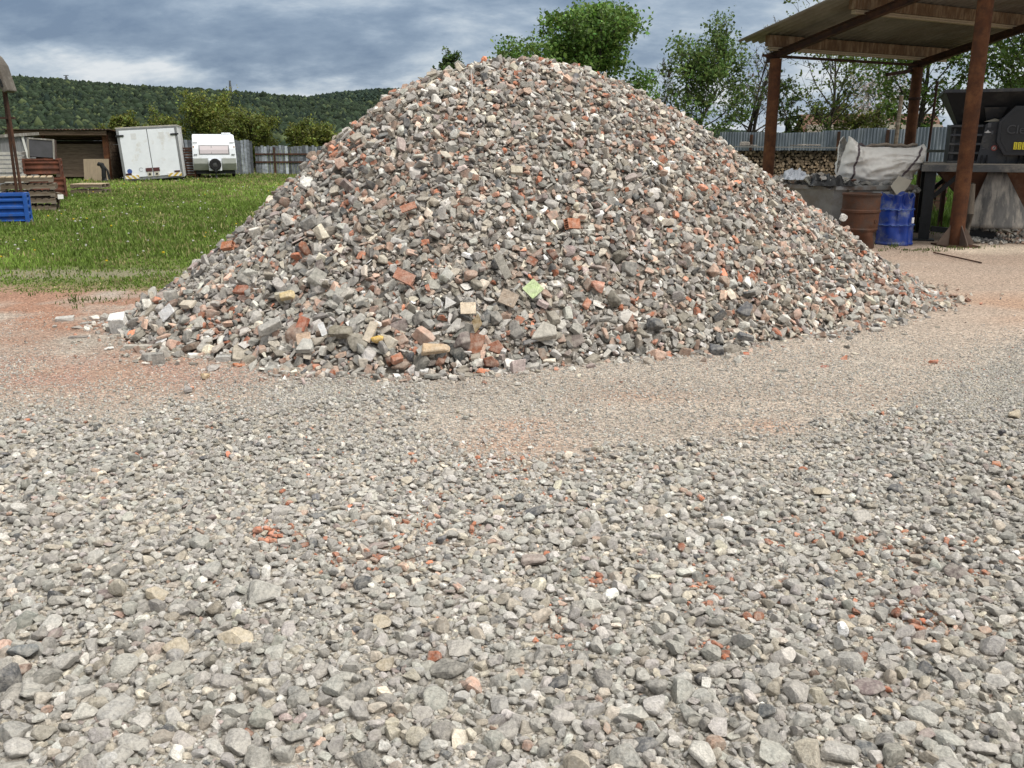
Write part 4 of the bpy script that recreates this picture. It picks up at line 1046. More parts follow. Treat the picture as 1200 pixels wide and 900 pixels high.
# ------------------------------------------------------------------ rusty stillages, dark box, crates at the left
x, y = spot(57, 233)
def stillage(label, x, y, z, w, d, h, rz, mat):
    t = thing('steel_stillage', label, 'stillage', (x, y, z), rz, 'rusty steel stillages')
    m = MB()
    for sy in (-1, 1):
        nn = 34; xs_ = np.linspace(-w / 2, w / 2, nn); zz_ = np.linspace(.1, h, 20)
        m.add([(x_, sy * d / 2 + .022 * math.sin(z_ * 2 * PI / .16), z_) for z_ in zz_ for x_ in (xs_[0], xs_[-1])], grid_faces(20, 2))
    for sx in (-1, 1):
        zz_ = np.linspace(.1, h, 20); m.add([(sx * w / 2 + .022 * math.sin(z_ * 2 * PI / .16), y_, z_) for z_ in zz_ for y_ in (-d / 2, d / 2)], grid_faces(20, 2))
    m.add([(-w / 2, -d / 2, .11), (w / 2, -d / 2, .11), (w / 2, d / 2, .11), (-w / 2, d / 2, .11)], [(0, 1, 2, 3)])
    o = m.build('panels', mat, t, smoothf=True); o.modifiers.new('s', 'SOLIDIFY').thickness = .004
    for sx in (-1, 1):
        for sy in (-1, 1): m = MB(); m.box((sx * w / 2, sy * d / 2, h / 2 + .01), (.06, .06, h + .02)); m.build('corner_post', mat, t)
    m = MB()
    for sy in (-1, 1): m.bar((-w / 2, sy * d / 2, h), (w / 2, sy * d / 2, h), .05, .05)
    for sx in (-1, 1): m.bar((sx * w / 2, -d / 2, h - .002), (sx * w / 2, d / 2, h - .002), .048, .05)
    m.build('rim', mat, t)
    return t
red_rust = pmat('red_rust', (.155, .052, .030), (.085, .034, .022), scale=8, rough=.85, bump=.25, c3=(.06, .028, .02), c3scale=3)
stillage('rusty red steel stillage standing lowest in its stack on the grass', x, y, 0, 1.02, .75, .62, R(26), red_rust)
stillage('rusty red steel stillage with bulged side, second in its stack', x - .05, y + .02, .64, .98, .72, .54, R(23), red_rust)
t = thing('storage_box', 'dark grey open box tilted on top of the rusty stillages', 'box', (x + .02, y - .02, 1.20), R(20))
m = MB(); Mx = Matrix.Rotation(R(4), 3, 'Y')
m.box((0, -.28, .30), (.68, .03, .50), Mx); m.build('front_panel', pmat('slate_panel', (.075, .075, .085), (.055, .055, .06), rough=.6), t)
m = MB(); m.box((-.34, 0, .31), (.04, .55, .54), Mx); m.box((.34, 0, .28), (.04, .55, .54), Mx); m.box((0, .28, .30), (.68, .03, .50), Mx); m.box((0, 0, .05), (.66, .5, .04), Mx); m.build('shell', rust_dark, t)
m = MB()
for s in (-1, 1): m.box((s * .34, -.30, .30 - .02 * s), (.05, .04, .58), Mx)
m.bar((-.34, -.30, .60), (.34, -.30, .55), .04, .04); m.build('corner_frame', grey_wood, t)

x, y = spot(34, 247)
for k in range(5):
    pallet('pallet', ['wooden pallet lowest in the stack behind the blue crate', 'brown pallet second in the stack behind the blue crate', 'brown pallet third in the stack behind the blue crate', 'brown pallet just under the pale one behind the blue crate', 'pale topped pallet on the stack behind the blue crate'][k],
           x + .05 * (k % 2), y + .1, k * .175, 1.2, .95, R([24, 20, 26, 22, 25][k]), old_wood, pale_wood if k == 4 else None, 'pallets behind the blue crate', 8)
x2, y2 = spot(57, 246)
t = pallet('pallet', 'brown pallet with a white tag sticking out right of the pallet stack', x2 - .05, y2, .28, .75, .8, R(34), old_wood, group='pallets behind the blue crate', n=5)
m = MB(); m.box((.30, -.44, .06), (.13, .01, .11)); m.build('tag', plain('white_tag', (.7, .7, .68)), t)
m = MB(); m.tube([(.25, -.2, -.28), (.28, -.25, .05)], .03); m.tube([(-.25, -.2, -.28), (-.25, -.2, .05)], .03); m.tube([(.25, .25, -.28), (.25, .25, .05)], .03); m.build('prop', old_wood, t)
x, y = spot(14, 234); whitish = pmat('whitish_wood', (.46, .45, .42), (.30, .29, .27), scale=5, bump=.3)
def slat_crate(label, x, y, z, w, d, h, rz, mat, rows):
    t = thing('slatted_crate', label, 'crate', (x, y, z), rz, 'grey slatted crates')
    m = MB()
    for k in range(rows):
        zz_ = .06 + k * (h - .12) / (rows - 1)
        for sy in (-1, 1): m.box((0, sy * d / 2, zz_), (w, .02, .075))
        for sx in (-1, 1): m.box((sx * w / 2, 0, zz_), (.02, d - .03, .075))
    m.build('slats', mat, t)
    for sx in (-1, 1):
        for sy in (-1, 1): m = MB(); m.box((sx * (w / 2 - .045), sy * (d / 2 - .045), h / 2), (.06, .06, h)); m.build('corner_post', mat, t)
    m = MB(); m.box((0, 0, .03), (w - .05, d - .05, .02)); m.build('floor_boards', mat, t)
    return t
slat_crate('whitish slatted crate at the bottom, left of the rusty stillages', x, y, 0, 1.05, .8, .78, R(15), whitish, 5)
slat_crate('grey slatted crate on top of the whitish one at the far left', x - .02, y, .80, .95, .75, .62, R(12), whitish, 5)
t = thing('board_screen', 'grey upright board wall with lean to edge at the far left', 'board wall', (pw(-22, 33), 33.4, 0), R(8))
m = MB(); rr = random.Random(5)
for k in range(12): m.box((k * .145, rr.uniform(-.01, .01), .95 + rr.uniform(-.03, .03)), (.135, .025, 1.9))
m.build('boards', pmat('grey_boards', (.25, .255, .265), (.14, .14, .145), scale=3, stretch=(5, 5, .6), bump=.2), t)
m = MB(); m.bar((-.1, -.1, 1.86), (1.9, -.1, 2.0), .08, .10); m.build('top_rail', grey_wood, t)
m = MB(); m.box((1.38, -.07, 1.5), (.07, .03, .9), Matrix.Rotation(R(-8), 3, 'Y')); m.build('white_batten', plain('white_batten', (.6, .6, .58)), t)

# blue ribbed steel crate
_c = Vector(spot(33, 262)); _e = Vector((math.cos(R(21)), math.sin(R(21)))); cr_w = 1.3; _p = _c - _e * .65 + Vector((-_e.y, _e.x)) * .25; x, y = _p
blue = pmat('blue_paint', (.016, .085, .34), (.012, .06, .25), scale=6, rough=.5, bump=.08, c3=(.10, .085, .08), c3scale=4, c3amt=.18)
t = thing('steel_crate', 'bright blue ribbed steel crate on the grass at the left edge', 'crate', (x, y, 0), R(21))
h = .60; w = cr_w; d = .5
def ribbed(m, ax, pos, a, b):
    zz_ = np.linspace(.06, h - .03, 41)
    off = .028 * np.sign(np.sin(zz_ * 2 * PI / .15)) * np.minimum(1, np.abs(np.sin(zz_ * 2 * PI / .15)) * 2.2)
    m.add([((u_, pos + o_ * np.sign(pos), z_) if ax == 'y' else (pos + o_ * np.sign(pos), u_, z_)) for z_, o_ in zip(zz_, off) for u_ in (a, b)], grid_faces(41, 2))
for nm, ax, pos, a, b in (('front_panel', 'y', -d / 2, -w / 2, w / 2), ('back_panel', 'y', d / 2, -w / 2, w / 2), ('side_panel', 'x', w / 2, -d / 2, d / 2), ('side_panel', 'x', -w / 2, -d / 2, d / 2)):
    m = MB(); ribbed(m, ax, pos, a, b); o = m.build(nm, blue, t); o.modifiers.new('s', 'SOLIDIFY').thickness = .005
for sx in (-1, 1):
    for sy in (-1, 1): m = MB(); m.box((sx * w / 2, sy * d / 2, h / 2), (.08, .08, h)); m.build('corner_post', blue, t, bevel=.01)
m = MB()
for sy in (-1, 1): m.bar((-w / 2, sy * d / 2, h), (w / 2, sy * d / 2, h), .07, .05)
for sx in (-1, 1): m.bar((sx * w / 2, -d / 2, h + .002), (sx * w / 2, d / 2, h + .002), .068, .05)
m.build('rim', blue, t)
m = MB(); m.box((0, 0, .08), (w - .06, d - .06, .03)); m.build('floor_plate', blue, t)

# tall rusty frame with a grey hooded chute at its head
Yq = 21.5
t = thing('bucket_elevator', 'tall rusty two legged frame with curved grey hood, at the left edge', 'elevator', (pw(14, Yq), Yq, 0))
ox = pw(14, Yq); px2 = lambda px_, py_, dy=0: (float(at_y(px_, py_, Yq)[0]) - ox, dy, float(at_y(px_, py_, Yq)[2]))
fx = lambda p: (p[0], p[1], max(p[2], 0.0))
base_l, base_r = px2(21, 232), px2(30, 230)
for a, b_, dy in ((px2(20.5, 232), px2(3.5, 100), 0), (px2(29, 231), px2(8.5, 98), -.12)):
    dd = (Vector(a) - Vector(b_)); foot = Vector(a) + dd * (a[2] / -dd[2]) if dd[2] < 0 else Vector(a)
    m = MB(); m.tube([(foot.x, dy, 0.0), (b_[0], dy, b_[2])], .034, 8); m.build('leg', rust_dark, t)
m = MB(); m.bar(px2(-30, 138, -.06), px2(19, 138.5, -.06), .06, .05); m.build('crossbar', rust_dark, t)
hood = pmat('weathered_hood', (.115, .10, .086), (.06, .052, .045), scale=6, bump=.4, c3=(.19, .175, .155), c3scale=3)
out_ = [(-34, 61), (-20, 57), (-8, 59), (2, 67), (8, 77), (12.5, 90), (18.5, 107), (14, 109.5), (9, 104), (5, 104), (2.5, 96), (-1, 88), (-8, 80), (-20, 77), (-34, 79)]
m = MB(); m.prism([px2(a_, b_)[::2] for a_, b_ in out_], .42, lambda u, v, w_: (u + .012 * math.sin(v * 23), w_ - .36, v)); m.build('hood', hood, t, bevel=.03)
m = MB(); p = px2(-1, 80, -.37); m.lathe([(0, -.03), (.09, -.03), (.09, .03), (0, .03)], p, 16, 'Y'); m.build('hole_disc', black_metal, t)  # black disc on the hood face, standing in for its dark hole
m = MB(); m.bar(px2(10.5, 94, -.37), px2(13.5, 103, -.37), .07, .03); m.build('outlet', black_metal, t)
# ------------------------------------------------------------------ canopy on rusty posts
A2 = Vector((5.17, 18.6)); E1 = Vector((.876, .484)); E2 = Vector((.484, -.876))
ZE = 3.34; SL = .215
def cp_(tt, s, dz=0.0):
    p = A2 + E1 * tt + E2 * s
    return (p.x, p.y, ZE + .30 + SL * s + dz)         # underside of the roof sheets
t = thing('canopy', 'open canopy with corrugated roof on rusty steel posts, right of the heap', 'canopy', (A2.x, A2.y, 0))
O = Vector((A2.x, A2.y, 0)); loc_ = lambda p: tuple(Vector(p) - O)
m = MB(); nt_, ns_ = 430, 8
tt = np.linspace(-.62, 5.4, nt_); ss = np.linspace(-.42, 8.2, ns_)
m.add([loc_(cp_(a, b_, .034 * math.sin(a * 2 * PI / .177) + .034)) for b_ in ss for a in tt], grid_faces(ns_, nt_))
sheet = pmat('fibre_cement_sheet', (.27, .245, .21), (.19, .17, .145), scale=2.5, rough=.85, bump=.1, c3=(.18, .15, .12), c3scale=1.2)
o = m.build('roof', sheet, t, smoothf=True); o.modifiers.new('s', 'SOLIDIFY').thickness = .007
purlin_wood = pmat('purlin_timber', (.19, .115, .06), (.10, .06, .034), scale=5, stretch=(5, 5, 1.2), bump=.2, c3=(.30, .22, .14), c3scale=2)
for s in (.05, 2.05, 4.05, 6.05):
    m = MB(); m.bar(loc_(cp_(-.30 if s < 1 else -.34, s, -.005 - .10)), loc_(cp_(5.1, s, -.005 - .10)), .12, .20); o = m.build('purlin', purlin_wood, t)
    m = MB()
    for k in range(2): m.bar(loc_(cp_(-.24 + .05 * k if s < 1 else -.26, s - .01, -.225 - .035 * k)), loc_(cp_(5.0, s - .01, -.225 - .035 * k)), .10, .03)
    m.build('batten', pale_wood if s < 3 else purlin_wood, o)
for a in (0, 4.19):
    m = MB()
    for dz, w_ in ((-.275, .11), (-.405, .11)): m.bar(loc_(cp_(a, -.25, dz)), loc_(cp_(a, 8.0, dz)), w_, .014)
    m.bar(loc_(cp_(a, -.25, -.34)), loc_(cp_(a, 8.0, -.34)), .012, .12); m.build('rafter', rust_dark, t)
m = MB(); m.tube([loc_(cp_(-.35, 0, -.36)), loc_(cp_(4.4, 0, -.36))], .028, 8); m.build('tie_bar', rust_dark, t)
m = MB(); m.bar(loc_(cp_(3.1, .1, -.62)), loc_(cp_(4.19, -.1, -.44)), .07); m.build('brace', rust_dark, t)
for a, s, r_ in ((0, 0, .115), (4.19, 0, .115), (0, 4.34, .118), (4.19, 4.34, .118)):
    top = loc_(cp_(a, s, -.41)); m = MB(); m.tube([(top[0], top[1], 0.0), (top[0], top[1], top[2] * .5), top], r_, 24); pst = m.build('post', rust, t, smoothf=True)
    m = MB(); m.box((top[0], top[1], .012), (.55, .55, .024)); m.build('base_plate', rust_dark, pst)
    m = MB()
    for k in range(4):
        an = R(8) + k * PI / 2; c, s_ = math.cos(an), math.sin(an)
        m.prism([(.10, .024), (.33, .024), (.33, .05), (.115, .34), (.10, .34)], .016, lambda u, v, w_: (top[0] + c * u - s_ * (w_ - .008), top[1] + s_ * u + c * (w_ - .008), v))
    m.build('gusset', pmat('grey_brown_steel', (.12, .09, .07), (.08, .055, .045), rough=.8), pst)
    if (a, s) == (4.19, 0):
        m = MB(); m.lathe([(r_ + .004, 2.55), (r_ + .02, 2.56), (r_ + .02, 2.60), (r_ + .004, 2.61)], (top[0], top[1], 0), 20); m.build('clamp', rust_dark, pst)
p = spot(1137, 287)
t = thing('timber_pole', 'round grey timber stake leaning beside the nearest rusty post', 'stake', (p[0] - .02, p[1] + .12, 0))
m = MB(); m.tube([(0, 0, 0), (.005, .0, .5), (-.02, .02, .98), (-.02, .02, 1.0)], [.062, .064, .060, .045], 14); m.build('shaft', pmat('grey_bark', (.17, .145, .115), (.10, .085, .07), scale=7, stretch=(4, 4, .8), bump=.4), t, smoothf=True)
m = MB(); m.box((-.105, .06, .42), (.10, .02, .84)); m.build('batten', pmat('pale_batten', (.33, .29, .25), bump=.1), t)
# thin rod on the dusty ground
a, b_ = at_z(1094, 297), at_z(1150, 309)
m = MB(); mid = (a + b_) / 2 + np.array([-.02, -.06, .02]); m.tube([a + np.array([0, 0, .015]), mid, b_ + np.array([0, 0, .012])], .011, 8)
tag(m.build('steel_rod', rust_dark), 'thin dark rod lying on the pale dusty ground by the post', 'rod')

# ------------------------------------------------------------------ rusty drum, crushed blue drum
def drum_fn(dents):
    def fn(r, z, th):
        q = r * (1 - .13 * max(0, .32 - z) / .32) if r > .2 else r
        for (t0, z0, wt, wz, dep) in dents:
            dt = (th - t0 + PI) % (2 * PI) - PI
            q -= dep * math.exp(-(dt / wt) ** 2 - ((z - z0) / wz) ** 2)
        return q
    return fn
x, y = spot(1011, 293)
t = thing('steel_drum', 'rusty brown steel drum standing between the heap and the blue drum', 'drum', (x + .02, y + .3, 0), R(-90 + 8))
prof = [(0, .02), (.27, .02), (.285, .0), (.29, .03), (.283, .06), (.285, .27), (.300, .285), (.300, .315), (.285, .33), (.285, .56), (.300, .575), (.300, .605), (.285, .62), (.285, .82), (.298, .835), (.298, .86), (.285, .865), (.270, .835), (.265, .10), (0, .09)]
def dens(prof, step=.03):
    out = [prof[0]]
    for a, b in zip(prof[:-1], prof[1:]):
        k = max(1, int(abs(b[1] - a[1]) / step))
        out += [(a[0] + (b[0] - a[0]) * i / k, a[1] + (b[1] - a[1]) * i / k) for i in range(1, k + 1)]
    return out
rust_drum = pmat('rusty_drum', (.092, .038, .020), (.050, .026, .017), scale=5, rough=.78, metal=.1, bump=.2, bscale=50, c3=(.055, .04, .033), c3scale=3)
m = MB(); m.lathe(dens(prof), (0, 0, 0), 56, fn=drum_fn([(.9, .22, .35, .08, .07), (-.7, .12, .5, .1, .05), (.2, .30, .25, .05, .03), (0, .75, .6, .1, .018), (-.2, .1, .3, .1, .03)])); m.build('shell', rust_drum, t, smoothf=True)
m = MB(); m.lathe([(0, .02), (.028, .02), (.03, .0), (.05, -.005), (.055, -.03)], (0, 0, 0), 16, 'X'); bg_ = m.build('bung', rust_dark, t); bg_.location = (.275 * math.cos(.45), .275 * math.sin(.45), .44); bg_.rotation_euler = (0, 0, .45)
x, y = spot(1056, 289)
t = thing('plastic_drum', 'crushed bright blue drum standing right of the rusty one', 'drum', (x, y + .3, 0), R(-90))
blue_p = pmat('blue_drum_paint', (.006, .036, .26), (.005, .026, .19), scale=5, rough=.38, bump=.05, c3=(.11, .13, .20), c3scale=5, c3amt=.35, spec=.45)
torn = lambda th: .82 + .025 * math.sin(3 * th + 1) + .018 * math.sin(8 * th) - .07 * math.exp(-((th - .55) / .22) ** 2)
nr, nth = 46, 64; vs = []
for i in range(nr):
    u = i / (nr - 1)
    for k in range(nth):
        th = 2 * PI * k / nth; z = u * torn(th); r = .285
        for zr in (.03, .33, .58): r += .014 * math.exp(-((z - zr) / .016) ** 2)
        for (t0, z0, wt, wz, dep) in ((.25, .68, .35, .16, .16), (-.45, .50, .22, .2, .10), (.75, .25, .22, .22, .11), (-.1, .22, .2, .12, .05), (.05, .40, .12, .3, .03), (-.9, .72, .4, .15, .09), (1.1, .6, .3, .2, .09), (-.15, .72, .12, .3, .07), (2.6, .7, .5, .2, .1)):
            dt = (th - t0 + PI) % (2 * PI) - PI; r -= dep * math.exp(-abs(dt / wt) ** 1.5 - abs((z - z0) / wz) ** 1.5)
        r *= 1 - .05 * max(0, u - .8) * 5
        vs.append((r * math.cos(th), r * math.sin(th), z))
m = MB(); m.add(vs, grid_faces(nr, nth, closed=True)); m.add([(.27 * math.cos(2 * PI * k / 24), .27 * math.sin(2 * PI * k / 24), .03) for k in range(24)], [tuple(range(24))])
sh = m.build('shell', blue_p, t, smoothf=True); sh.modifiers.new('s', 'SOLIDIFY').thickness = .008
m = MB(); edge = vs[-nth:]; m.tube([Vector(e) + Vector((0, 0, .004)) for e in edge + edge[:1]], .0035, 6, caps=False); m.build('torn_edge', pmat('worn_blue_edge', (.22, .24, .30), (.05, .06, .12), scale=14), t)
m = MB(); m.box((.262, .16, .42), (.012, .05, .09), Matrix.Rotation(.55, 3, 'Z')); m.build('label_scrap', plain('paper_scrap', (.7, .7, .7)), t)
for z_ in (.335, .585):
    m = MB(); pts_ = [Vector(vs[min(nr - 1, int(round(z_ / torn(2 * PI * k / nth) * (nr - 1)))) * nth + k]) * 1.0 + Vector((0, 0, .0)) for k in range(nth)]
    m.tube([Vector((q.x * 1.012, q.y * 1.012, q.z)) for q in pts_ + pts_[:1]], .006, 6, caps=False); m.build('worn_hoop', pmat('pale_blue_wear', (.16, .24, .45), (.02, .08, .32), scale=10), t)

# ------------------------------------------------------------------ grey skip
Ys = 15.9
xA, xB, xC = pw(925, Ys), pw(983, Ys - .2), pw(1078, Ys - .2)
t = thing('skip', 'grey steel skip with a wide rim behind the two drums', 'skip', ((xB + xC) / 2, Ys, 0))
skip_m = pmat('grey_skip_paint', (.30, .31, .308), (.21, .22, .218), scale=4, rough=.6, bump=.1, c3=(.20, .18, .155), c3scale=2)
rim_m = pmat('grey_rim', (.25, .255, .25), (.19, .19, .18), scale=6, rough=.6, c3=(.15, .10, .07), c3scale=4)
cxs = (xB + xC) / 2; zr = .885
a = Vector((xA - cxs, 1.0, 0)); b_ = Vector((xB - cxs, -.1, 0)); c = Vector((xC - cxs + .1, .1, 0)); d = Vector((xC - cxs + .3, 2.0, 0)); e = Vector((xA - cxs, 2.2, 0))
ring = [a, b_, c, d, e]; ctr = sum(ring, Vector()) / 5
m = MB(); top = [(p.x, p.y, zr) for p in ring]; bot = [((p.x - ctr.x) * .62 + ctr.x, (p.y - ctr.y) * .62 + ctr.y, .06) for p in ring]
m.add(top + bot, [(k, (k + 1) % 5, 5 + (k + 1) % 5, 5 + k) for k in range(5)] + [(5, 6, 7, 8, 9)]); o = m.build('tub', skip_m, t); o.modifiers.new('s', 'SOLIDIFY').thickness = .012
m = MB()
for k in range(5):
    p, q = Vector(top[k]), Vector(top[(k + 1) % 5]); dd = (q - p).normalized(); m.bar(p + dd * .0, q - dd * .045, .10, .075)
m.build('rim', rim_m, t, bevel=.008)
m = MB()
for f in (.2, .7): p = Vector(top[1]).lerp(Vector(top[2]), f); q = Vector(bot[1]).lerp(Vector(bot[2]), f); m.bar(p - Vector((0, .03, .04)), q - Vector((0, .03, 0)), .06, .05, up=(0, 1, 0))
m.build('rib', skip_m, t)
m = MB(); m.box((.1, -.16, .80), (.28, .05, .05)); m.build('lifting_lug', skip_m, t)
# debris inside
rng = np.random.default_rng(5)
db = [broken_piece(k, rng) for k in ['block', 'slab', 'chunk', 'chunk', 'shard']]
n = 900; X = rng.uniform(xA, xC + .2, n); Yy = Ys + rng.uniform(.0, 2.1, n); hmp = zr - .03 + .20 * np.exp(-((X - xA - .7) / .9) ** 2) - .02
dsz = rng.lognormal(math.log(.08), .4, n); kd = rng.choice(7, n, p=[.6, .15, .03, .03, .09, .08, .02]); kk = rng.integers(0, 5, n)
inside = (Yy > Ys - .05 + np.maximum(0, (xB - X)) * 1.05)
s_ = inside; V, T, C = bake(db, kk[s_], np.stack([X, Yy, hmp * 1.0 + rng.uniform(-.06, .03, n)], -1)[s_], rot_from(np.tile([0., 0, 1], (n, 1)), rng.uniform(0, 6, n), rng.uniform(0, 1, n), rng.uniform(0, 6, n))[s_], (dsz[:, None] * .5 * np.ones(3))[s_], stone_colours(kd, rng)[s_])
tag(link_mesh('debris', np_mesh('debris', V, T, C, rubble_mat)), 'grey rubble and scraps lying in the grey skip', 'debris', kind='stuff')
def crumple(name, label, cat, x0, x1, y0, y1, z, amp, mat, seed, fs=5.0):
    nu, nv = 46, 26; u, v = np.meshgrid(np.linspace(0, 1, nu), np.linspace(0, 1, nv), indexing='ij')
    X = x0 + (x1 - x0) * u; Yq_ = y0 + (y1 - y0) * v
    e_ = np.minimum(np.minimum(u, 1 - u), np.minimum(v, 1 - v)); r1 = 1 - np.abs(fbm(X * fs, Yq_ * fs, octaves=3, seed=seed)) * 1.6
    Z = z + amp * np.clip(r1, -.3, 1) * smooth(0, .25, e_) + .5 * amp * vnoise(X * fs * 3, Yq_ * fs * 3, seed=seed + 3) * smooth(0, .1, e_)
    X = X + .05 * vnoise(u * 6, v * 6, seed=seed + 5); Yq_ = Yq_ + .06 * vnoise(u * 7, v * 5, seed=seed + 6)
    f = np.array(grid_faces(nu, nv)); o = link_mesh(name, np_mesh(name, np.stack([X, Yq_, Z], -1).reshape(-1, 3), f, None, mat, True)); o.modifiers.new('s', 'SOLIDIFY').thickness = .006
    return tag(o, label, cat)
crumple('plastic_sheet', 'crumpled black plastic sheet on the skip rim left of the bag', 'plastic sheet', pw(952, Ys), pw(1005, Ys), Ys - .12, Ys + .5, .92, .15, pmat('black_plastic', (.022, .023, .025), rough=.4, bump=.1), 3)
crumple('plastic_bag', 'crumpled pale blue plastic bag on the debris in the skip', 'plastic bag', pw(925, Ys + .5), pw(950, Ys + .5), Ys + .4, Ys + .9, 1.0, .17, pmat('pale_plastic', (.44, .47, .52), (.30, .32, .36), scale=9, rough=.35, bump=.2), 8, 6)

# ------------------------------------------------------------------ big woven bag slumped on the skip
Yb = 15.9
def bagpt(px_, py_): p = at_y(px_ + 9, py_, Yb); return p[0], p[2]
topl = [(984, 205), (988, 185), (992, 167), (995.5, 158), (1000, 163), (1006, 171), (1015, 172.5), (1030, 172), (1045, 172.5), (1060, 173), (1072, 172.5), (1079, 170), (1084, 168.5), (1086.5, 173), (1086, 181)]
botl = [(985, 212), (988, 219), (994, 222), (1000, 222.5), (1008, 223), (1018, 223), (1028, 223), (1038, 223), (1048, 223), (1056, 222), (1063, 219), (1069, 212), (1075, 203), (1080, 193), (1084, 184)]
nu = 90; nv = 40; vs = []
ui = np.linspace(0, 14, nu)
tp = np.array([bagpt(*q) for q in topl]); bt = np.array([bagpt(*q) for q in botl])
T_ = np.stack([np.interp(ui, np.arange(15), tp[:, k]) for k in (0, 1)], -1); B_ = np.stack([np.interp(ui, np.arange(15), bt[:, k]) for k in (0, 1)], -1)
V = []
for side in (-1, 1):
    for i in range(nu):
        for j in range(nv):
            v = j / (nv - 1); uu = i / (nu - 1)
            x_, z_ = B_[i] * (1 - v) + T_[i] * v
            th = .46 * (max(0, math.sin(PI * min(1, max(0, uu)))) ** .5) * (max(0, math.sin(PI * (.06 + .88 * (1 - v) ** .8))) ** .6) * (1 if side < 0 else 1.0)
            V.append((x_, side * th, z_))
V = np.array(V); fo = np.array(grid_faces(nu, nv)); f2 = fo[:, ::-1] + nu * nv
w1 = np.interp(np.tile(np.repeat(np.linspace(0, 1, nu), nv), 2), [0, .08, .92, 1], [0, 1, 1, 0])
fold = .050 * (1 - np.abs(vnoise(V[:, 0] * 2.2 + V[:, 2] * 2.2, V[:, 2] * 7 - V[:, 0] * 1.1, V[:, 1] * 1.5, 91)) * 2) + .036 * (1 - np.abs(vnoise(V[:, 0] * 4 - V[:, 2] * 3, V[:, 2] * 15, V[:, 1] * 2, 92)) * 2) + .012 * vnoise(V[:, 0] * 22, V[:, 2] * 22, seed=93)
Vd = V.copy(); Vd[:, 1] += np.sign(V[:, 1] + 1e-9) * fold * w1; Vd[:, 2] += .014 * vnoise(V[:, 0] * 9, V[:, 1] * 9, seed=94) * w1
bag_o = Vector((pw(1045, Yb), Yb + .52, .885)); Vl = Vd + np.array([0, Yb + .52, 0]) - np.array(bag_o)
t = thing('bulk_bag', 'large off white woven bag slumped across the grey skip', 'bag', tuple(bag_o))
bag_m = pmat('woven_bag', (.80, .78, .74), (.71, .69, .65), scale=3, rough=.8, bump=.12, bscale=160, c3=(.54, .50, .44), c3scale=1.6, c3amt=.3)
me = np_mesh('body', Vl, np.concatenate([fo, f2]), None, bag_m, True); bd = link_mesh('body', me, t)
strap_m = pmat('purple_grey_strap', (.13, .105, .115), (.10, .08, .085), bump=.05)
def strap(u0, u1, name='strap', wdt=.035, v0=.02, v1=.97):
    m = MB(); pts = []
    for k in range(26):
        q = k / 25; v = v0 + (v1 - v0) * q; uu = u0 + (u1 - u0) * q
        a_i = min(nu - 1.001, uu * (nu - 1)); i = int(a_i); j = min(nv - 1, int(v * (nv - 1))); p = Vl[i * nv + j]; pb = V[i * nv + j] * (1 - a_i + i) + V[(i + 1) * nv + j] * (a_i - i)
        pts.append(Vector((pb[0] - bag_o.x, p[1] - .010, pb[2] - bag_o.z)))
    vs_ = []
    for k, p in enumerate(pts):
        d_ = pts[min(k + 1, 25)] - pts[max(k - 1, 0)]; sx = Vector((d_.z, 0, -d_.x)); sx = sx.normalized() if sx.length > 1e-5 else Vector((1, 0, 0)); vs_ += [p - sx * wdt / 2, p + sx * wdt / 2]
    m.add(vs_, grid_faces(26, 2)); o = m.build(name, strap_m, t); o.modifiers.new('s', 'SOLIDIFY').thickness = .008
strap(.12, .30); strap(.60, .78, v0=.35)
m = MB(); p0 = bagpt(1000, 172); p1 = bagpt(1014, 171)
m.tube([(p0[0] - bag_o.x, -.16, p0[1] - .885), ((p0[0] + p1[0]) / 2 - bag_o.x, -.24, p0[1] - .885 + .05), (p1[0] - bag_o.x, -.14, p1[1] - .885 - .01)], .022, 8); m.build('loop', strap_m, t)
q = [bagpt(*k) for k in ((1031, 218), (1041, 206), (1056, 211), (1051, 219), (1039, 231))]
m = MB(); m.prism([(a_ - bag_o.x, b2 - .885) for a_, b2 in q], .012, lambda u, v, w_: (u, -.66 + w_ + .16 * (v - 0.02) , v)); m.build('flap', pmat('pale_flap', (.46, .43, .36), (.38, .35, .29), bump=.1), t)
m = MB(); qs = [bagpt(*k) for k in ((1016, 173), (1030, 170.5), (1050, 171), (1066, 172), (1078, 170))]
for k, (a_, b2) in enumerate(qs[:-1]): m.tube([(a_ - bag_o.x, -.10, b2 - .885), ((a_ + qs[k + 1][0]) / 2 - bag_o.x, -.13, (b2 + qs[k + 1][1]) / 2 - .885 + .025), (qs[k + 1][0] - bag_o.x, -.09, qs[k + 1][1] - .885)], .028, 8)
m.build('hem', pmat('dirty_hem', (.30, .26, .21), (.22, .18, .15)), t, smoothf=True)

# ------------------------------------------------------------------ firewood stack
Yw = 24.0; xl, xr = pw(862, Yw), pw(986, Yw); zt = pz(173.5, Yw)
t = thing('firewood_stack', 'long stack of split firewood behind the grey skip', 'firewood', (xl, Yw, 0))
rr = random.Random(9); m = MB(); rng = np.random.default_rng(77)
vs, fs = [], []; ends = []
zrow = .12; cnt = 0
while zrow < zt - .05:
    xx = 0.03 * rr.random()
    while xx < xr - xl:
        r_ = rr.uniform(.028, .052); k_ = rr.choice([3, 4, 5, 6]); a0 = rr.random() * 6; dy = rr.uniform(-.05, .05); zc_ = zrow + rr.uniform(-.02, .02)
        for yy in (dy, dy + .45): vs += [(xx + r_ * math.cos(a0 + 2 * PI * k / k_), yy, zc_ + r_ * math.sin(a0 + 2 * PI * k / k_)) for k in range(k_)]
        b0 = len(vs) - 2 * k_
        fs += [tuple(range(b0, b0 + k_))] + [(b0 + k, b0 + (k + 1) % k_, b0 + k_ + (k + 1) % k_, b0 + k_ + k) for k in range(k_)]
        ends.append((k_, rr.uniform(.45, 1.5), rr.random())); xx += r_ * 1.8; cnt += 1
    zrow += .072
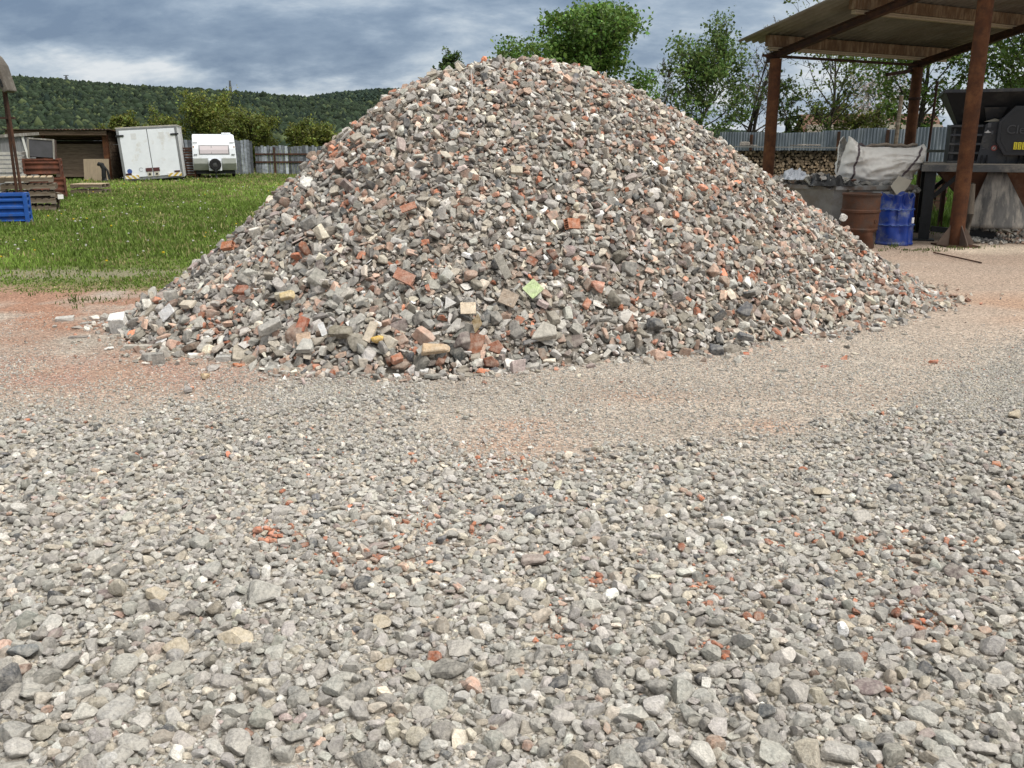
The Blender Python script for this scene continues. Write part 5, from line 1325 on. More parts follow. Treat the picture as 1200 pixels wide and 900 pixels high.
m.add(vs, fs)
o = m.build('logs', None, t); me = o.data
cl = []
for k_, br, h_ in ends: cl += [(np.array([.25, .185, .12]) * (1 - h_ * .4) + np.array([.19, .165, .135]) * h_ * .4) * br] * (2 * k_)
a_ = me.color_attributes.new('Col', 'FLOAT_COLOR', 'POINT'); cc = np.ones((len(cl), 4), np.float32); cc[:, :3] = np.array(cl); a_.data.foreach_set('color', cc.ravel())
me.materials.append(attr_mat('split_log', vscale=30, vamt=.4, bump=.3))
m = MB(); m.box(((xr - xl) / 2, .6, zt / 2), (xr - xl, .3, zt - .15)); m.build('rear_logs', barn_wood, t)
m = MB(); m.box(((xr - xl) / 2, .2, zt + .02), (xr - xl + .2, .8, .03), Matrix.Rotation(R(.6), 3, 'Y')); m.build('cover_sheet', pmat('grey_cover', (.20, .20, .19), (.13, .13, .125), bump=.2), t)
m = MB(); m.box((-.06, 0, .5), (.08, .5, 1.0)); m.build('end_post', old_wood, t)
for i_, (px_, py_, w_) in enumerate(((873, 172, .36), (884, 170.5, .2), (940, 171, .25), (948, 170, .2), (957, 171, .28), (930, 172, .2))):
    v, tt_, c_ = bake([broken_piece('block' if i_ % 2 else 'slab', rng, .04)], np.zeros(1, int), np.zeros((1, 3)), np.eye(3)[None], np.array([[w_, w_ * .7, w_ * (.45 if i_ % 2 else .8)]]) * .45, np.array([(.16, .145, .13)]))
    o = link_mesh('weight_stone', np_mesh('weight_stone', v, tt_, c_, rubble_mat), loc=(pw(px_, Yw), Yw + .15, zt + .035 - v[:, 2].min() + .02))
    LAB.add(o, ['broken slab', 'rough block'][i_ % 2] + ' weighing down the cover', 'on the firewood stack', px_, 'stone')

# ------------------------------------------------------------------ black crusher on a steel stand
Xc, Yc = pw(1085, 15.7), 15.7
t = thing('crusher', 'black crushing machine with flared hopper on a steel stand under the canopy', 'crusher', (Xc, Yc, 0), R(-22))
S_ = .0126                     # metres per photograph pixel here
U = lambda px_: (px_ - 1085) * S_; Zq = lambda py_: pz(py_, Yc)
char = pmat('charcoal_paint', (.060, .064, .074), (.045, .048, .056), scale=5, rough=.5, bump=.05, c3=(.12, .115, .105), c3scale=2.2, c3amt=.4)
blk = pmat('black_paint', (.022, .023, .026), (.014, .015, .017), scale=5, rough=.5, bump=.05, c3=(.05, .05, .05), c3scale=2)
z_t = Zq(193); zl = Zq(201)
m = MB(); m.box((1.9, .9, (z_t + zl) / 2), (3.9, 1.9, z_t - zl)); m.build('table', pmat('dusty_table_edge', (.10, .105, .11), (.07, .073, .077), c3=(.26, .24, .21), c3scale=1.5), t, bevel=.01)
m = MB(); m.box((1.9, .9, z_t + .012), (3.85, 1.85, .02)); m.build('dust_cover', pmat('stone_dust', (.30, .275, .235), (.22, .20, .17)), t)
for sx in (.10, 3.7):
    for sy in (.10, 1.7):
        m = MB(); m.bar((sx, sy, 0), (sx, sy, zl), .17, .17, up=(0, 1, 0)); lg_ = m.build('leg', black_metal, t)
        m = MB(); m.bar((sx + (.05 if sx < 1 else -.05), sy, zl - .45), (sx + (.45 if sx < 1 else -.45), sy, zl - .04), .07, .07, up=(0, 1, 0)); m.build('knee_brace', black_metal, lg_)
        m = MB(); m.box((sx, sy, .012), (.34, .34, .024)); m.build('foot_plate', black_metal, lg_)
m = MB(); m.bar((.1, .1, .24), (.1, 1.7, .24), .10); m.bar((.2, .1, .20), (1.2, .1, .12), .09); m.build('lower_rail', black_metal, t)
# body
bx0, bx1, bz1 = U(1113), 3.6, Zq(146)
m = MB(); m.box(((bx0 + bx1) / 2, 1.0, (z_t + bz1) / 2 + .01), (bx1 - bx0, 1.1, bz1 - z_t - .02)); m.build('body', blk, t, bevel=.012)
for k in range(5):
    zz_ = bz1 - .02 - k * .148
    m = MB(); m.box(((bx0 + U(1151)) / 2, .40, zz_), (U(1151) - bx0, .16, .035)); m.build('rib', char, t)
m = MB(); m.prism([(U(1148), z_t + .02), (U(1153.5), Zq(146)), (U(1158), Zq(143)), (U(1183), Zq(143)), (U(1183), z_t + .02)], .05, lambda u, v, w_: (u, .30 + w_, v)); sp_ = m.build('side_plate', char, t, bevel=.008)
m = MB(); m.prism([(U(1114), z_t + .02), (U(1116.5), Zq(150)), (U(1119), Zq(150)), (U(1119), z_t + .02)], .04, lambda u, v, w_: (u, .34 + w_, v)); m.build('side_plate', blk, t)
m = MB(); m.box(((U(1183) + bx1) / 2, .36, (z_t + Zq(178)) / 2), (bx1 - U(1183), .10, Zq(178) - z_t)); m.build('lower_panel', char, t, bevel=.01)
for px_ in (1153, 1159, 1197, 1203):
    m = MB(); m.prism([(0, 0), (.16, 0), (.02, Zq(183) - z_t), (0, Zq(183) - z_t)], .02, lambda u, v, w_: (U(px_) + w_, .30 - u, z_t + .02 + v)); m.build('gusset', blk, t)
# octagonal belt guard
oc = Vector((U(1194), .16, Zq(154)))
ro, rz_ = .335, .41
octa = [(-.33, -.18), (-.33, .16), (-.12, .42), (.18, .42), (.36, .20), (.36, -.20), (.16, -.41), (-.20, -.41)]
m = MB(); m.prism([(u * 1.03, v * .95) for u, v in octa], .18, lambda u, v, w_: (oc.x + u, oc.y - .08 + w_, oc.z + v)); gd = m.build('belt_guard', pmat('guard_paint', (.034, .036, .041), (.026, .028, .032), rough=.45, bump=.03), t, bevel=.015)
m = MB(); m.prism([(u * .86, v * .80) for u, v in octa], .012, lambda u, v, w_: (oc.x + u, oc.y - .092 + w_, oc.z + v)); m.build('guard_plate', pmat('guard_inner', (.030, .032, .036), rough=.5, bump=.03), gd)
cu = bpy.data.curves.new('lettering', 'FONT'); cu.body = 'Cleen'; cu.size = .20; cu.extrude = .006; cu.align_x = 'CENTER'; cu.align_y = 'CENTER'
lo_ = bpy.data.objects.new('lettering', cu); COL.objects.link(lo_); lo_.parent = gd; lo_.location = (oc.x + .02, oc.y - .104, oc.z + .02); lo_.rotation_euler = (PI / 2, 0, 0); _m = plain('raised_letters', (.048, .050, .056), .45)
bpy.context.view_layer.update()
_me = bpy.data.meshes.new_from_object(lo_.evaluated_get(bpy.context.evaluated_depsgraph_get())); _mx = lo_.location.copy(), lo_.rotation_euler.copy()
bpy.data.objects.remove(lo_); bpy.data.curves.remove(cu); _me.materials.append(_m)
lo_ = link_mesh('lettering', _me, gd); lo_.location, lo_.rotation_euler = _mx
ylab = MB()
for k in range(3): ylab.box((oc.x - .055 + k * .062, oc.y - .108, oc.z - .235), (.05, .006, .115))
yl = ylab.build('yellow_label', plain('yellow_label', (.72, .62, .03), .5), gd)
kb = MB()
for k in range(3):
    for j in range(3): kb.box((oc.x - .055 + k * .062 + .004 * (j % 2), oc.y - .112, oc.z - .205 - j * .032), (.02, .004, .014))
kb.build('label_print', plain('label_black', (.03, .03, .02)), yl)
m = MB(); m.lathe([(.028, -.005), (.045, -.005), (.045, .004), (.028, .004)], (U(1167), .288, Zq(173.5)), 20, 'Y'); ps = m.build('warning_sticker', plain('sticker_red', (.42, .10, .09)), sp_)
m = MB(); m.lathe([(0, -.003), (.030, -.003), (.030, .003)], (U(1167), .290, Zq(173.5)), 20, 'Y'); m.build('sticker_face', plain('sticker_white', (.62, .60, .58)), ps)
m = MB(); m.box((U(1167), .284, Zq(173.5)), (.011, .005, .045), Matrix.Rotation(.5, 3, 'Y')); m.build('sticker_mark', plain('sticker_black', (.05, .05, .05)), ps)
m = MB(); zc_ = Zq(155); m.prism([(-.055, 0), (-.02, .012), (-.006, .034), (.006, .034), (.02, .012), (.055, 0), (.02, -.012), (-.02, -.012)], .006, lambda u, v, w_: (U(1157) + u, .288 + w_, zc_ + v)); m.build('emblem', plain('emblem_white', (.75, .75, .75)), sp_)
for px_, py_, a_, b2 in ((1158, 147, .05, .07), (1162.5, 155.5, .03, .06), (1154, 165.5, .04, .012), (1154, 174, .04, .012)):
    m = MB(); m.box((U(px_), .292, Zq(py_)), (a_, .012, b2)); m.build('small_plate', pmat('worn_plate', (.16, .165, .18), bump=0), sp_)
m = MB(); m.prism([(-.16, 0), (-.06, .03), (0, .05), (.06, .03), (.16, 0)], .3, lambda u, v, w_: (U(1164) + u, .35 + w_, Zq(142.5) + v)); m.build('dust_heap', pmat('settled_dust', (.40, .37, .30)), t)
m = MB(); m.tube([(U(1171), .33, Zq(142)), (U(1174), .33, Zq(139.5)), (U(1177), .33, Zq(143))], .04, 10); m.build('bearing', char, t)
# hopper
def frustum(m, x0, x1, X0, X1, y0, y1, Y0_, Y1_, zb_, zt_):
    m.add([(x0, y0, zb_), (x1, y0, zb_), (x1, y1, zb_), (x0, y1, zb_), (X0, Y0_, zt_), (X1, Y0_, zt_), (X1, Y1_, zt_), (X0, Y1_, zt_)], [(0, 1, 5, 4), (1, 2, 6, 5), (2, 3, 7, 6), (3, 0, 4, 7)])
m = MB(); frustum(m, U(1121), U(1185), U(1100), U(1215), .55, 1.45, .05, 1.9, Zq(144.5), Zq(107.5)); hp = m.build('hopper', blk, t); hp.modifiers.new('s', 'SOLIDIFY').thickness = .012
m = MB(); zq_ = Zq(107)
for (p, q) in (((U(1098), .03), (U(1217), .03)), ((U(1098), 1.92), (U(1217), 1.92))): m.bar((p[0], p[1], zq_), (q[0], q[1], zq_), .06, .05)
for xx in (U(1099), U(1216)): m.bar((xx, .06, zq_), (xx, 1.89, zq_), .05, .048)
m.build('hopper_rim', char, hp)
m = MB(); m.prism([(U(1149), Zq(126)), (U(1176), Zq(126)), (U(1171), Zq(141)), (U(1155), Zq(141))], .03, lambda u, v, w_: (u, .22 + w_ + .25 * smooth(Zq(126), Zq(141), v), v)); m.build('front_plate', char, hp)
m = MB(); m.box((U(1192), .2, Zq(127.5)), (.12, .12, .05)); m.build('cap', pmat('dusty_cap', (.40, .38, .34)), hp)
# rusty discharge funnel and dusty chute below the table
m = MB(); frustum(m, .95, 2.4, .22, 3.4, .55, 1.2, .25, 1.6, .35, zl - .01); fn_ = m.build('funnel', pmat('rusty_funnel', (.13, .06, .035), (.08, .04, .026), c3=(.17, .12, .09)), t); fn_.modifiers.new('s', 'SOLIDIFY').thickness = .01
dusty = pmat('dusty_rubber', (.125, .122, .118), (.075, .074, .073), scale=3, stretch=(3, 1, .7), rough=.9, bump=.15, c3=(.34, .31, .27), c3scale=1.3, c3amt=.6)
nu_, nv_ = 26, 16; vs = []
for j in range(nv_):
    v = j / (nv_ - 1); xa = U(1163) + (U(1141) - U(1163)) * v; xb = U(1185) + (U(1225) - U(1185)) * v
    for i in range(nu_):
        u = i / (nu_ - 1); x_ = xa + (xb - xa) * u
        vs.append((x_, .20 - .22 * v - .16 * v * math.sin(PI * u) + .02 * math.sin(x_ * 9 + v), zl - .01 + (.27 - zl) * v))
m = MB(); m.add(vs, grid_faces(nv_, nu_)); ch = m.build('chute', dusty, t, smoothf=True); ch.modifiers.new('s', 'SOLIDIFY').thickness = .012
# crushed spill under the chute
rng = np.random.default_rng(15); n = 1500; X = rng.uniform(pw(1137, Yc), pw(1137, Yc) + 2.3, n); Yy = Yc - .05 + rng.normal(-.1, .2, n); hz_ = .30 * np.exp(-((Yy - Yc - .02) / .25) ** 2) * smooth(pw(1134, Yc), pw(1146, Yc), X)
dsz = rng.lognormal(math.log(.062), .4, n); red_ = smooth(pw(1163, Yc), pw(1180, Yc), X)
kd = np.where(rng.random(n) < .35 * red_, PINK, rng.choice([GREY, GREY, GREY, DARK, TAN, WHITE], n)); kk = rng.integers(0, 5, n)
V, T, C = bake(db, kk, np.stack([X, Yy, hz_ * rng.uniform(.2, 1, n) + dsz * .3], -1), rot_from(np.tile([0., 0, 1], (n, 1)), rng.uniform(0, 6, n), rng.uniform(0, 1, n), rng.uniform(0, 6, n)), dsz[:, None] * .5 * np.ones(3), stone_colours(kd, rng) * .85)
tag(link_mesh('crushed_rubble', np_mesh('crushed_rubble', V, T, C, rubble_mat)), 'grey and red crushed stone spilled under the crusher', 'crushed stone', kind='stuff')
# handrail and brick stack seen through the stand
t = thing('work_platform', 'greenish grey handrail left of the crusher, before the metal fence', 'platform', (pw(1084, 17.6), 17.6, 0))
m = MB(); z1, z2 = pz(177, 17.6), pz(194, 17.6); m.bar((-.15, 0, z1), (.55, 0, z1), .09, .05); m.bar((-.15, 0, z2), (.55, 0, z2), .10, .05); m.build('rail', pmat('greenish_grey', (.17, .185, .155), (.11, .12, .10)), t)
for xx in (-.05, .45): m = MB(); m.box((xx, .06, z1 / 2), (.07, .06, z1)); m.build('post', rust_dark, t)
t = thing('brick_stack', 'small stack of brown bricks on the grass seen under the crusher stand', 'brick stack', (pw(1092, 20.5), 20.5, 0))
m = MB(); rr = random.Random(3); m_b = pmat('old_brick', (.17, .095, .065), (.10, .06, .045), scale=9)
for k in range(10):
    for j in range(2): m.box((j * .27 + rr.uniform(-.02, .02), rr.uniform(-.03, .03), .05 + k * .078), (.25, .12, .068), rr.uniform(-.06, .06))
m.build('bricks', m_b, t)

# ------------------------------------------------------------------ profiled metal fence, poles, house behind
blue_sheet = pmat('galvanised_sheet', (.165, .195, .235), (.10, .12, .15), scale=2.0, stretch=(4, 4, .6), rough=.6, metal=.25, bump=.08, c3=(.27, .30, .34), c3scale=1.0, c3amt=.5)
pA = (pw(842, 38), 38.0, 0); pB = (pw(1000, 35), 35.0, 0); pC = (pw(1290, 30.5), 30.5, 0)
fence('metal_fence', 'blue grey patched sheet metal fence behind the firewood stack', 'fence', pA, pB, pz(157, 38) - .5, pz(151.5, 35) - .5, blue_sheet, rails=False, bank=True, corrug=True, seed=8, post_every=3.4)
fence('metal_fence', 'blue grey ribbed sheet metal fence behind the crusher and the bag', 'fence', pB, pC, pz(151, 35) - .5, pz(141.5, 30.5) - .5, blue_sheet, rails=False, bank=True, corrug=True, seed=12, post_every=2.9)
for i_, (px_, Yp, top_, r_) in enumerate(((1046, 24, 112, .055), (1085, 21, 95, .03))):
    xp = pw(px_, Yp); m = MB(); zb_ = float(gz(np.array(xp), np.array(Yp))); m.tube([(xp, Yp, zb_ - .02), (xp + .05, Yp, pz(top_, Yp))], r_, 8)
    tag(m.build('pole', old_wood if i_ == 0 else rust_dark), ['grey wooden pole standing left of the rear canopy post', 'thin dark pole standing left of the crusher hopper'][i_], 'pole')
t = thing('house', 'low house with brown tiled roof far behind the metal fence', 'house', (pw(1020, 70), 70, 0), R(-12))
zr_ = pz(134, 70); m = MB(); m.box((0, 4, .95 + .6), (9.5, 8, 3.1)); m.build('wall', pmat('plaster_wall', (.42, .38, .33), (.34, .31, .27)), t)
m = MB(); e_ = zr_ - 1.6
m.prism([(-.5, e_), (4, zr_), (8.5, e_), (8.5, e_ + .12), (4, zr_ + .14), (-.5, e_ + .12)], 10.2, lambda u, v, w_: (w_ - 5.1, u, v)); rf_ = m.build('roof', pmat('brown_tile', (.15, .075, .05), (.10, .055, .04), scale=12, bump=.3), t)
m = MB(); m.box((-2.2, 5.2, zr_ + .2), (.6, .6, 1.2)); m.build('chimney', pmat('chimney_brick', (.25, .12, .08)), rf_)
for xx in (-2.5, 2.0): m = MB(); m.box((xx, -.02, 2.0), (1.2, .06, 1.2)); m.build('window', plain('dark_window', (.03, .035, .04), .15), t)
t = thing('bent_pipe', 'dark bent pipe rising above the metal fence, right of the front post', 'pipe', (pw(919, 41), 41, 0))
m = MB(); z1 = pz(138, 41); m.tube([(0, 0, 0), (0, 0, z1 - .15), (.08, 0, z1), (.55, 0, z1 + .03), (.62, 0, z1 - .1), (.62, 0, z1 - .3)], .075, 10); m.build('pipe', black_metal, t, smoothf=True)
m = MB(); m.tube([(.4, 0, z1), (.4, 0, z1 + .5)], .04, 8); m.build('stub', pmat('pale_stub', (.4, .4, .4)), t)
# ------------------------------------------------------------------ trees
bark = pmat('bark', (.060, .050, .040), (.032, .027, .022), scale=6, stretch=(3, 3, .7), bump=.5, c3=(.10, .09, .075), c3scale=2)
leaf_mat = attr_mat('leaf', rough=.6, vscale=3, vamt=.12, bump=0, translucent=.30, spec=.3)
def leaf_mesh(name, P, size, cols, rng, parent, up_bias=.4):
    n = len(P); s = size * rng.lognormal(0, .28, n)
    nr = rng.normal(size=(n, 3)); nr[:, 2] += up_bias * 2; nr /= np.linalg.norm(nr, axis=1)[:, None]
    a = np.cross(nr, rng.normal(size=(n, 3))); a /= np.linalg.norm(a, axis=1)[:, None] + 1e-9; b = np.cross(nr, a)
    sa, sb = a * s[:, None] * .5, b * s[:, None] * .34
    droop = -np.array([0, 0, 1.])[None] * s[:, None] * .14
    V = np.stack([P - sa, P - sb * 1.0 - sa * .1 + droop * .1, P + sa + droop, P + sb - sa * .1 + droop * .1], 1).reshape(-1, 3)
    T = (np.arange(n)[:, None] * 4 + np.array([0, 1, 2, 3])[None])
    return link_mesh(name, np_mesh(name, V, T, np.repeat(cols, 4, 0), leaf_mat, False), parent)
def tree(label, x, y, height, crown_w, leaf_c, n_leaf, leaf_s, seed, trunk_r=.16, first=.2, sparse=False, name='tree', cat='tree', shape=1.0, twig=True, z0=None, group=None, multi=1, lvar=.28, droop=.0):
    rng = np.random.default_rng(seed); rr = random.Random(seed)
    z0 = float(gz(np.array(x), np.array(y))) - .05 if z0 is None else z0
    t = thing(name, label, cat, (x, y, z0), 0, group)
    tr = MB(); tips = []
    def limb(p, d, ln, r, depth):
        pts = [p]; q = p; dd = d.copy(); ns = 5 if depth < 2 else 3
        for k in range(ns):
            dd = (dd + Vector((rr.gauss(0, .13), rr.gauss(0, .13), rr.gauss(.06 if depth else .02, .09) - droop * (depth > 1))) ).normalized(); q = q + dd * ln / ns; pts.append(q)
        tr.tube(pts, [max(.006, r * (1 - .75 * k / ns)) for k in range(ns + 1)], 7 if depth == 0 else (5 if depth == 1 else 3), caps=False)
        return pts
    for mi in range(multi):
        b0 = Vector((rr.gauss(0, .25), rr.gauss(0, .2), 0)) if multi > 1 else Vector((0, 0, 0))
        d0 = Vector((rr.gauss(0, .16), rr.gauss(0, .12), 1)).normalized() if multi > 1 else Vector((rr.gauss(0, .03), rr.gauss(0, .03), 1)).normalized()
        main = limb(b0, d0, height * .84 * (rr.uniform(.75, 1) if mi else 1), trunk_r * (1 if mi == 0 else .7), 0)
        nb = int(20 / max(1, multi * .6))
        for k in range(nb):
            f = first + (1 - first) * (k + rr.random()) / nb; i = min(len(main) - 2, int(f * (len(main) - 1))); ff = f * (len(main) - 1) - i
            p = main[i].lerp(main[i + 1], ff); az = k * 2.4 + rr.uniform(-.5, .5)
            h = (f - first) / (1 - first); prof = (math.sin(PI * min(1, .18 + .82 * (1 - h) ** .85)) ** .7) if shape == 1.0 else (1 - h) ** .6 * .9 + .1
            ln = crown_w * .5 * prof * rr.uniform(.75, 1.12); el = rr.uniform(.25, .6) + .6 * h
            d = Vector((math.cos(az) * math.cos(el), math.sin(az) * math.cos(el), math.sin(el)))
            br = limb(p, d, ln, trunk_r * .38 * (1 - .6 * h), 1)
            for s2 in range(6):
                f2 = .25 + .75 * (s2 + rr.random()) / 6; i2 = min(len(br) - 2, int(f2 * (len(br) - 1))); p2 = br[i2].lerp(br[i2 + 1], f2 * (len(br) - 1) - i2)
                d2 = (Vector((rr.gauss(0, 1), rr.gauss(0, 1), rr.gauss(.25, .6))).normalized() * .8 + d * .7).normalized(); l2 = max(.25, ln * rr.uniform(.25, .5))
                tw = limb(p2, d2, l2, trunk_r * .10, 2)
                tips += [(tw[-1], l2), (tw[-2], l2), (tw[1], l2)]
                if twig:
                    for s3 in range(3):
                        q = tw[rr.randint(1, len(tw) - 1)]; d3 = (d2 + Vector((rr.gauss(0, .7), rr.gauss(0, .7), rr.gauss(.15, .5)))).normalized(); q2 = q + d3 * l2 * rr.uniform(.4, .8)
                        tr.tube([q, (q + q2) / 2 + Vector((0, 0, .02)), q2], [.012, .009, .006], 3, caps=False); tips += [(q2, l2 * .8), ((q + q2) / 2, l2 * .6)]
    tr.build('trunk', bark, t, smoothf=False)
    if n_leaf:
        tp = np.array([tuple(p) for p, _ in tips]); tl = np.array([l for _, l in tips])
        # whole sprays are dense, others thin, so that gaps stay open
        wgt = rng.gamma(.8, 1, len(tp)) * np.clip(tl, .2, 2); wgt /= wgt.sum()
        k = rng.choice(len(tp), n_leaf, p=wgt)
        P = tp[k] + np.clip(rng.normal(size=(n_leaf, 3)), -1.5, 1.5) * (np.clip(tl[k], .2, 1.2) * (.22 if sparse else .36))[:, None] * np.array([1, 1, .7])
        sprayc = np.exp(rng.normal(0, lvar, len(tp)))
        c = np.array(leaf_c)[None] * (sprayc[k] * np.exp(rng.normal(0, .22, n_leaf)))[:, None] * (1 + rng.normal(0, .05, (n_leaf, 3)) + np.array([.10, .0, 0]) * rng.normal(0, 1, n_leaf)[:, None])
        leaf_mesh('crown', P, leaf_s, np.clip(c, .005, .6), rng, t)
    return t
# behind the heap
Y0 = 34; tree('dense dark green tree rising behind the top of the heap', pw(648, Y0), Y0, pz(-26, Y0), 6.0, (.100, .175, .036), 27000, .12, 101, .2, .40, shape=2)
Y0 = 30; tree('small dark conifer like shrub just left of the dark tree, behind the heap top', pw(571, Y0), Y0, pz(33, Y0), 1.5, (.060, .10, .028), 5000, .09, 102, .06, .5, name='shrub', cat='shrub', shape=2)
tree('small dark shrub showing over the heap top, leftmost behind it', pw(543, Y0), Y0 + .4, pz(38, Y0), 1.7, (.060, .10, .028), 5000, .09, 103, .06, .5, name='shrub', cat='shrub', shape=2)
# right side
Y0 = 40; tree('bushy mid green tree right of the heap, behind the metal fence', pw(806, Y0), Y0, pz(84, Y0), 5.0, (.095, .150, .040), 11000, .13, 104, .14, .12, z0=.3)
Y0 = 43; tree('tall nearly bare tree with fine twigs, left of the canopy', pw(873, Y0), Y0, pz(8, Y0), 3.6, (.22, .21, .15), 1000, .10, 105, .11, .22, sparse=True, multi=3, z0=.3, shape=2)
tree('thin bare sapling with a few upright twigs, left of the bushy tree', pw(803, Y0 - 3), Y0 - 3.2, pz(50, Y0 - 3), .9, (.1, .1, .08), 0, .1, 106, .035, .45, sparse=True, z0=.3, multi=3)
Y0 = 39; tree('young tree with open sparse leaves, between the front and rear canopy posts', pw(960, Y0), Y0, pz(40, Y0), 6.0, (.13, .18, .045), 3000, .13, 107, .12, .2, sparse=True, z0=.3)
tree('slim young tree beside the bent pipe, seen under the canopy', pw(931, Y0), Y0 + .6, pz(86, Y0), 1.9, (.075, .115, .03), 1500, .125, 118, .06, .25, sparse=True, z0=.3)
Y0 = 55; tree('distant tree in pale blossom above the brown roof', pw(1012, Y0), Y0, pz(100, Y0), 5.0, (.42, .39, .38), 3800, .13, 108, .13, .2, sparse=True, z0=.3)
Y0 = 36; tree('yellow green bush behind the metal fence, under the open young tree', pw(990, 40), 40, pz(138, 40), 3.0, (.12, .14, .030), 3200, .13, 109, .08, .1, name='bush', cat='bush', z0=.3, multi=3)
tree('big leafy tree behind the rear canopy post', pw(1066, Y0), Y0, pz(48, Y0), 5.4, (.105, .170, .035), 9000, .125, 110, .17, .15, z0=.4)
tree('big leafy tree right of the nearest post, behind the crusher', pw(1165, 37), 37, pz(20, 37), 6.8, (.105, .170, .036), 11000, .125, 111, .18, .15, z0=.4)
tree('leafy tree at the right edge above the crusher', pw(1235, 34), 34, pz(10, 34), 5.5, (.105, .170, .036), 8500, .125, 112, .16, .15, z0=.4)
# yellow green bushes behind the board fence
by = (.130, .155, .030)
for i_, (px_, top_, wpx_, n_) in enumerate(((151, 138, 44, 9000), (200, 149, 56, 8000), (252, 137, 84, 17000), (300, 148, 66, 12000), (357, 149, 40, 8000), (386, 157, 40, 6000))):
    Y0 = 57 + (i_ % 3) * 1.3
    tree(['rounded olive bush behind the fence above the trailer', 'low olive bush behind the fence between trailer and caravan', 'broad yellow green bush behind the fence above the caravan', 'yellow green bush behind the fence right of the caravan',
          'olive bush behind the lower fence near the heap', 'low olive bush behind the fence touching the heap skyline'][i_], pw(px_, Y0), Y0, pz(top_, Y0), wpx_ * Y0 / F, tuple(np.array(by) * (.85 + .1 * (i_ % 3))), n_, .14, 130 + i_, .10, .06, name='bush', cat='bush', z0=0, multi=4, lvar=.18, group='bushes behind the board fence')

# ------------------------------------------------------------------ wooded hills
def ridge_y(px):
    return np.interp(px, [-900, -300, 0, 20, 100, 200, 270, 330, 375, 420, 480, 560, 700, 900, 2200], [74, 88, 96, 98, 101, 107, 109, 113, 116, 119, 125, 134, 150, 158, 158])
def ridge2_y(px):
    return np.interp(px, [-300, 330, 365, 400, 455, 500, 560, 650, 800, 1000, 1600], [150, 128, 117, 110, 104, 103, 108, 125, 150, 162, 165])
def hill(name, yfun, D0, D1, px0, px1, nA, nD, tree_h, n_tree, seed, shade):
    pxs = np.linspace(px0, px1, nA); ds = np.linspace(0, 1, nD)
    ang = (pxs - 600) / F
    el = np.tan(np.arctan((450 - yfun(pxs)) / F) - PITCH) / np.cos(np.arctan(ang * .97))
    zr_ = np.maximum(CH + D1 * el - tree_h * 1.3, 1)
    A, S = np.meshgrid(np.arange(nA), ds, indexing='ij')
    dist = D0 + (D1 - D0) * S; X = (ang / CP)[A] * dist; Y = dist * 1.0
    prof = smooth(0, 1.02, S) ** .85
    Z = zr_[A] * prof + 4 * fbm(X / 60, Y / 60, octaves=3, seed=seed) * prof * (1 - S) - 1.0 * (1 - prof)
    # far side falls away
    back = np.stack([X[:, -1] * 1.25, Y[:, -1] * 1.25, Z[:, -1] * .2], -1)
    V = np.concatenate([np.stack([X, Y, Z], -1), back[:, None]], 1)
    me = np_mesh(name, V.reshape(-1, 3), np.array(grid_faces(nA, nD + 1))[:, ::-1], None, pmat(name + '_soil', (.035, .055, .020), (.05, .07, .022), scale=.05, bump=0), True)
    tag(link_mesh(name, me), kind='structure')
    rng = np.random.default_rng(seed)
    a = rng.uniform(0, nA - 1.01, n_tree); s = rng.uniform(.0, 1.0, n_tree) ** .75; s[: n_tree // 6] = rng.uniform(.97, 1.0, n_tree // 6)
    i = a.astype(int); fa = a - i; j = np.minimum((s * (nD - 1)).astype(int), nD - 2); fs = s * (nD - 1) - j
    G = V[:, :nD]
    P = (G[i, j] * ((1 - fa) * (1 - fs))[:, None] + G[i + 1, j] * (fa * (1 - fs))[:, None] + G[i, j + 1] * ((1 - fa) * fs)[:, None] + G[i + 1, j + 1] * (fa * fs)[:, None])
    h = tree_h * rng.lognormal(0, .22, n_tree)
    bases = []
    for q in range(10):
        v, tt = _ICO[1]; v = v * (1 + .55 * fbm(v[:, 0] * 1.9 + q * 7, v[:, 1] * 1.9, v[:, 2] * 1.9 + q, 3, seed=q)[:, None]); bases.append((v, tt))
    for q in range(3):
        v, tt = _ICO[1]; v = v.copy(); zz = (v[:, 2] + 1) / 2; v[:, :2] *= (.85 * (1 - zz) + .22)[:, None]; v[:, 2] *= 1.15; v *= (1 + .2 * fbm(v[:, 0] * 3, v[:, 1] * 3, v[:, 2] * 3, 3, seed=q)[:, None]); bases.append((v, tt))
    st = fbm(P[:, 0] / 70, P[:, 1] / 70, octaves=3, seed=seed + 3)
    con = rng.random(n_tree) < .10 + .35 * smooth(.0, .5, st)
    idx = np.where(con, rng.integers(10, 13, n_tree), rng.integers(0, 10, n_tree))
    c0 = np.where(con[:, None], np.array([.012, .020, .014]), np.array([.021, .033, .017])) * np.exp(rng.normal(0, .26, n_tree))[:, None]
    lt = rng.random(n_tree) < .10 + .22 * smooth(.1, .6, -st); c0 = np.where(lt[:, None] & ~con[:, None], np.array([.052, .068, .028]) * np.exp(rng.normal(0, .2, n_tree))[:, None], c0)
    scl = np.stack([h * .44 * rng.uniform(.8, 1.2, n_tree), h * .44, h * .5], -1)
    z = np.zeros(n_tree)
    rot = rot_from(np.tile([0., 0, 1], (n_tree, 1)), rng.uniform(0, 6.28, n_tree), z, z)
    P[:, 2] += h * .40
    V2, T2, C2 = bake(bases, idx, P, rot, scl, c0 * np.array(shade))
    tag(link_mesh('forest', np_mesh('forest', V2, T2, C2, attr_mat('forest_' + name, vscale=.35, vamt=.35, bump=0, rough=.9, spec=.1), True)), kind='stuff')
    return V
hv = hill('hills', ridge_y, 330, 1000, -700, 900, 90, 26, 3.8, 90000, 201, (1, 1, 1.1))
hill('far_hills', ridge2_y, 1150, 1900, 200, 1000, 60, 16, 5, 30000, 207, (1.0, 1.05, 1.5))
mast = plain('mast_steel', (.10, .11, .12), .6)
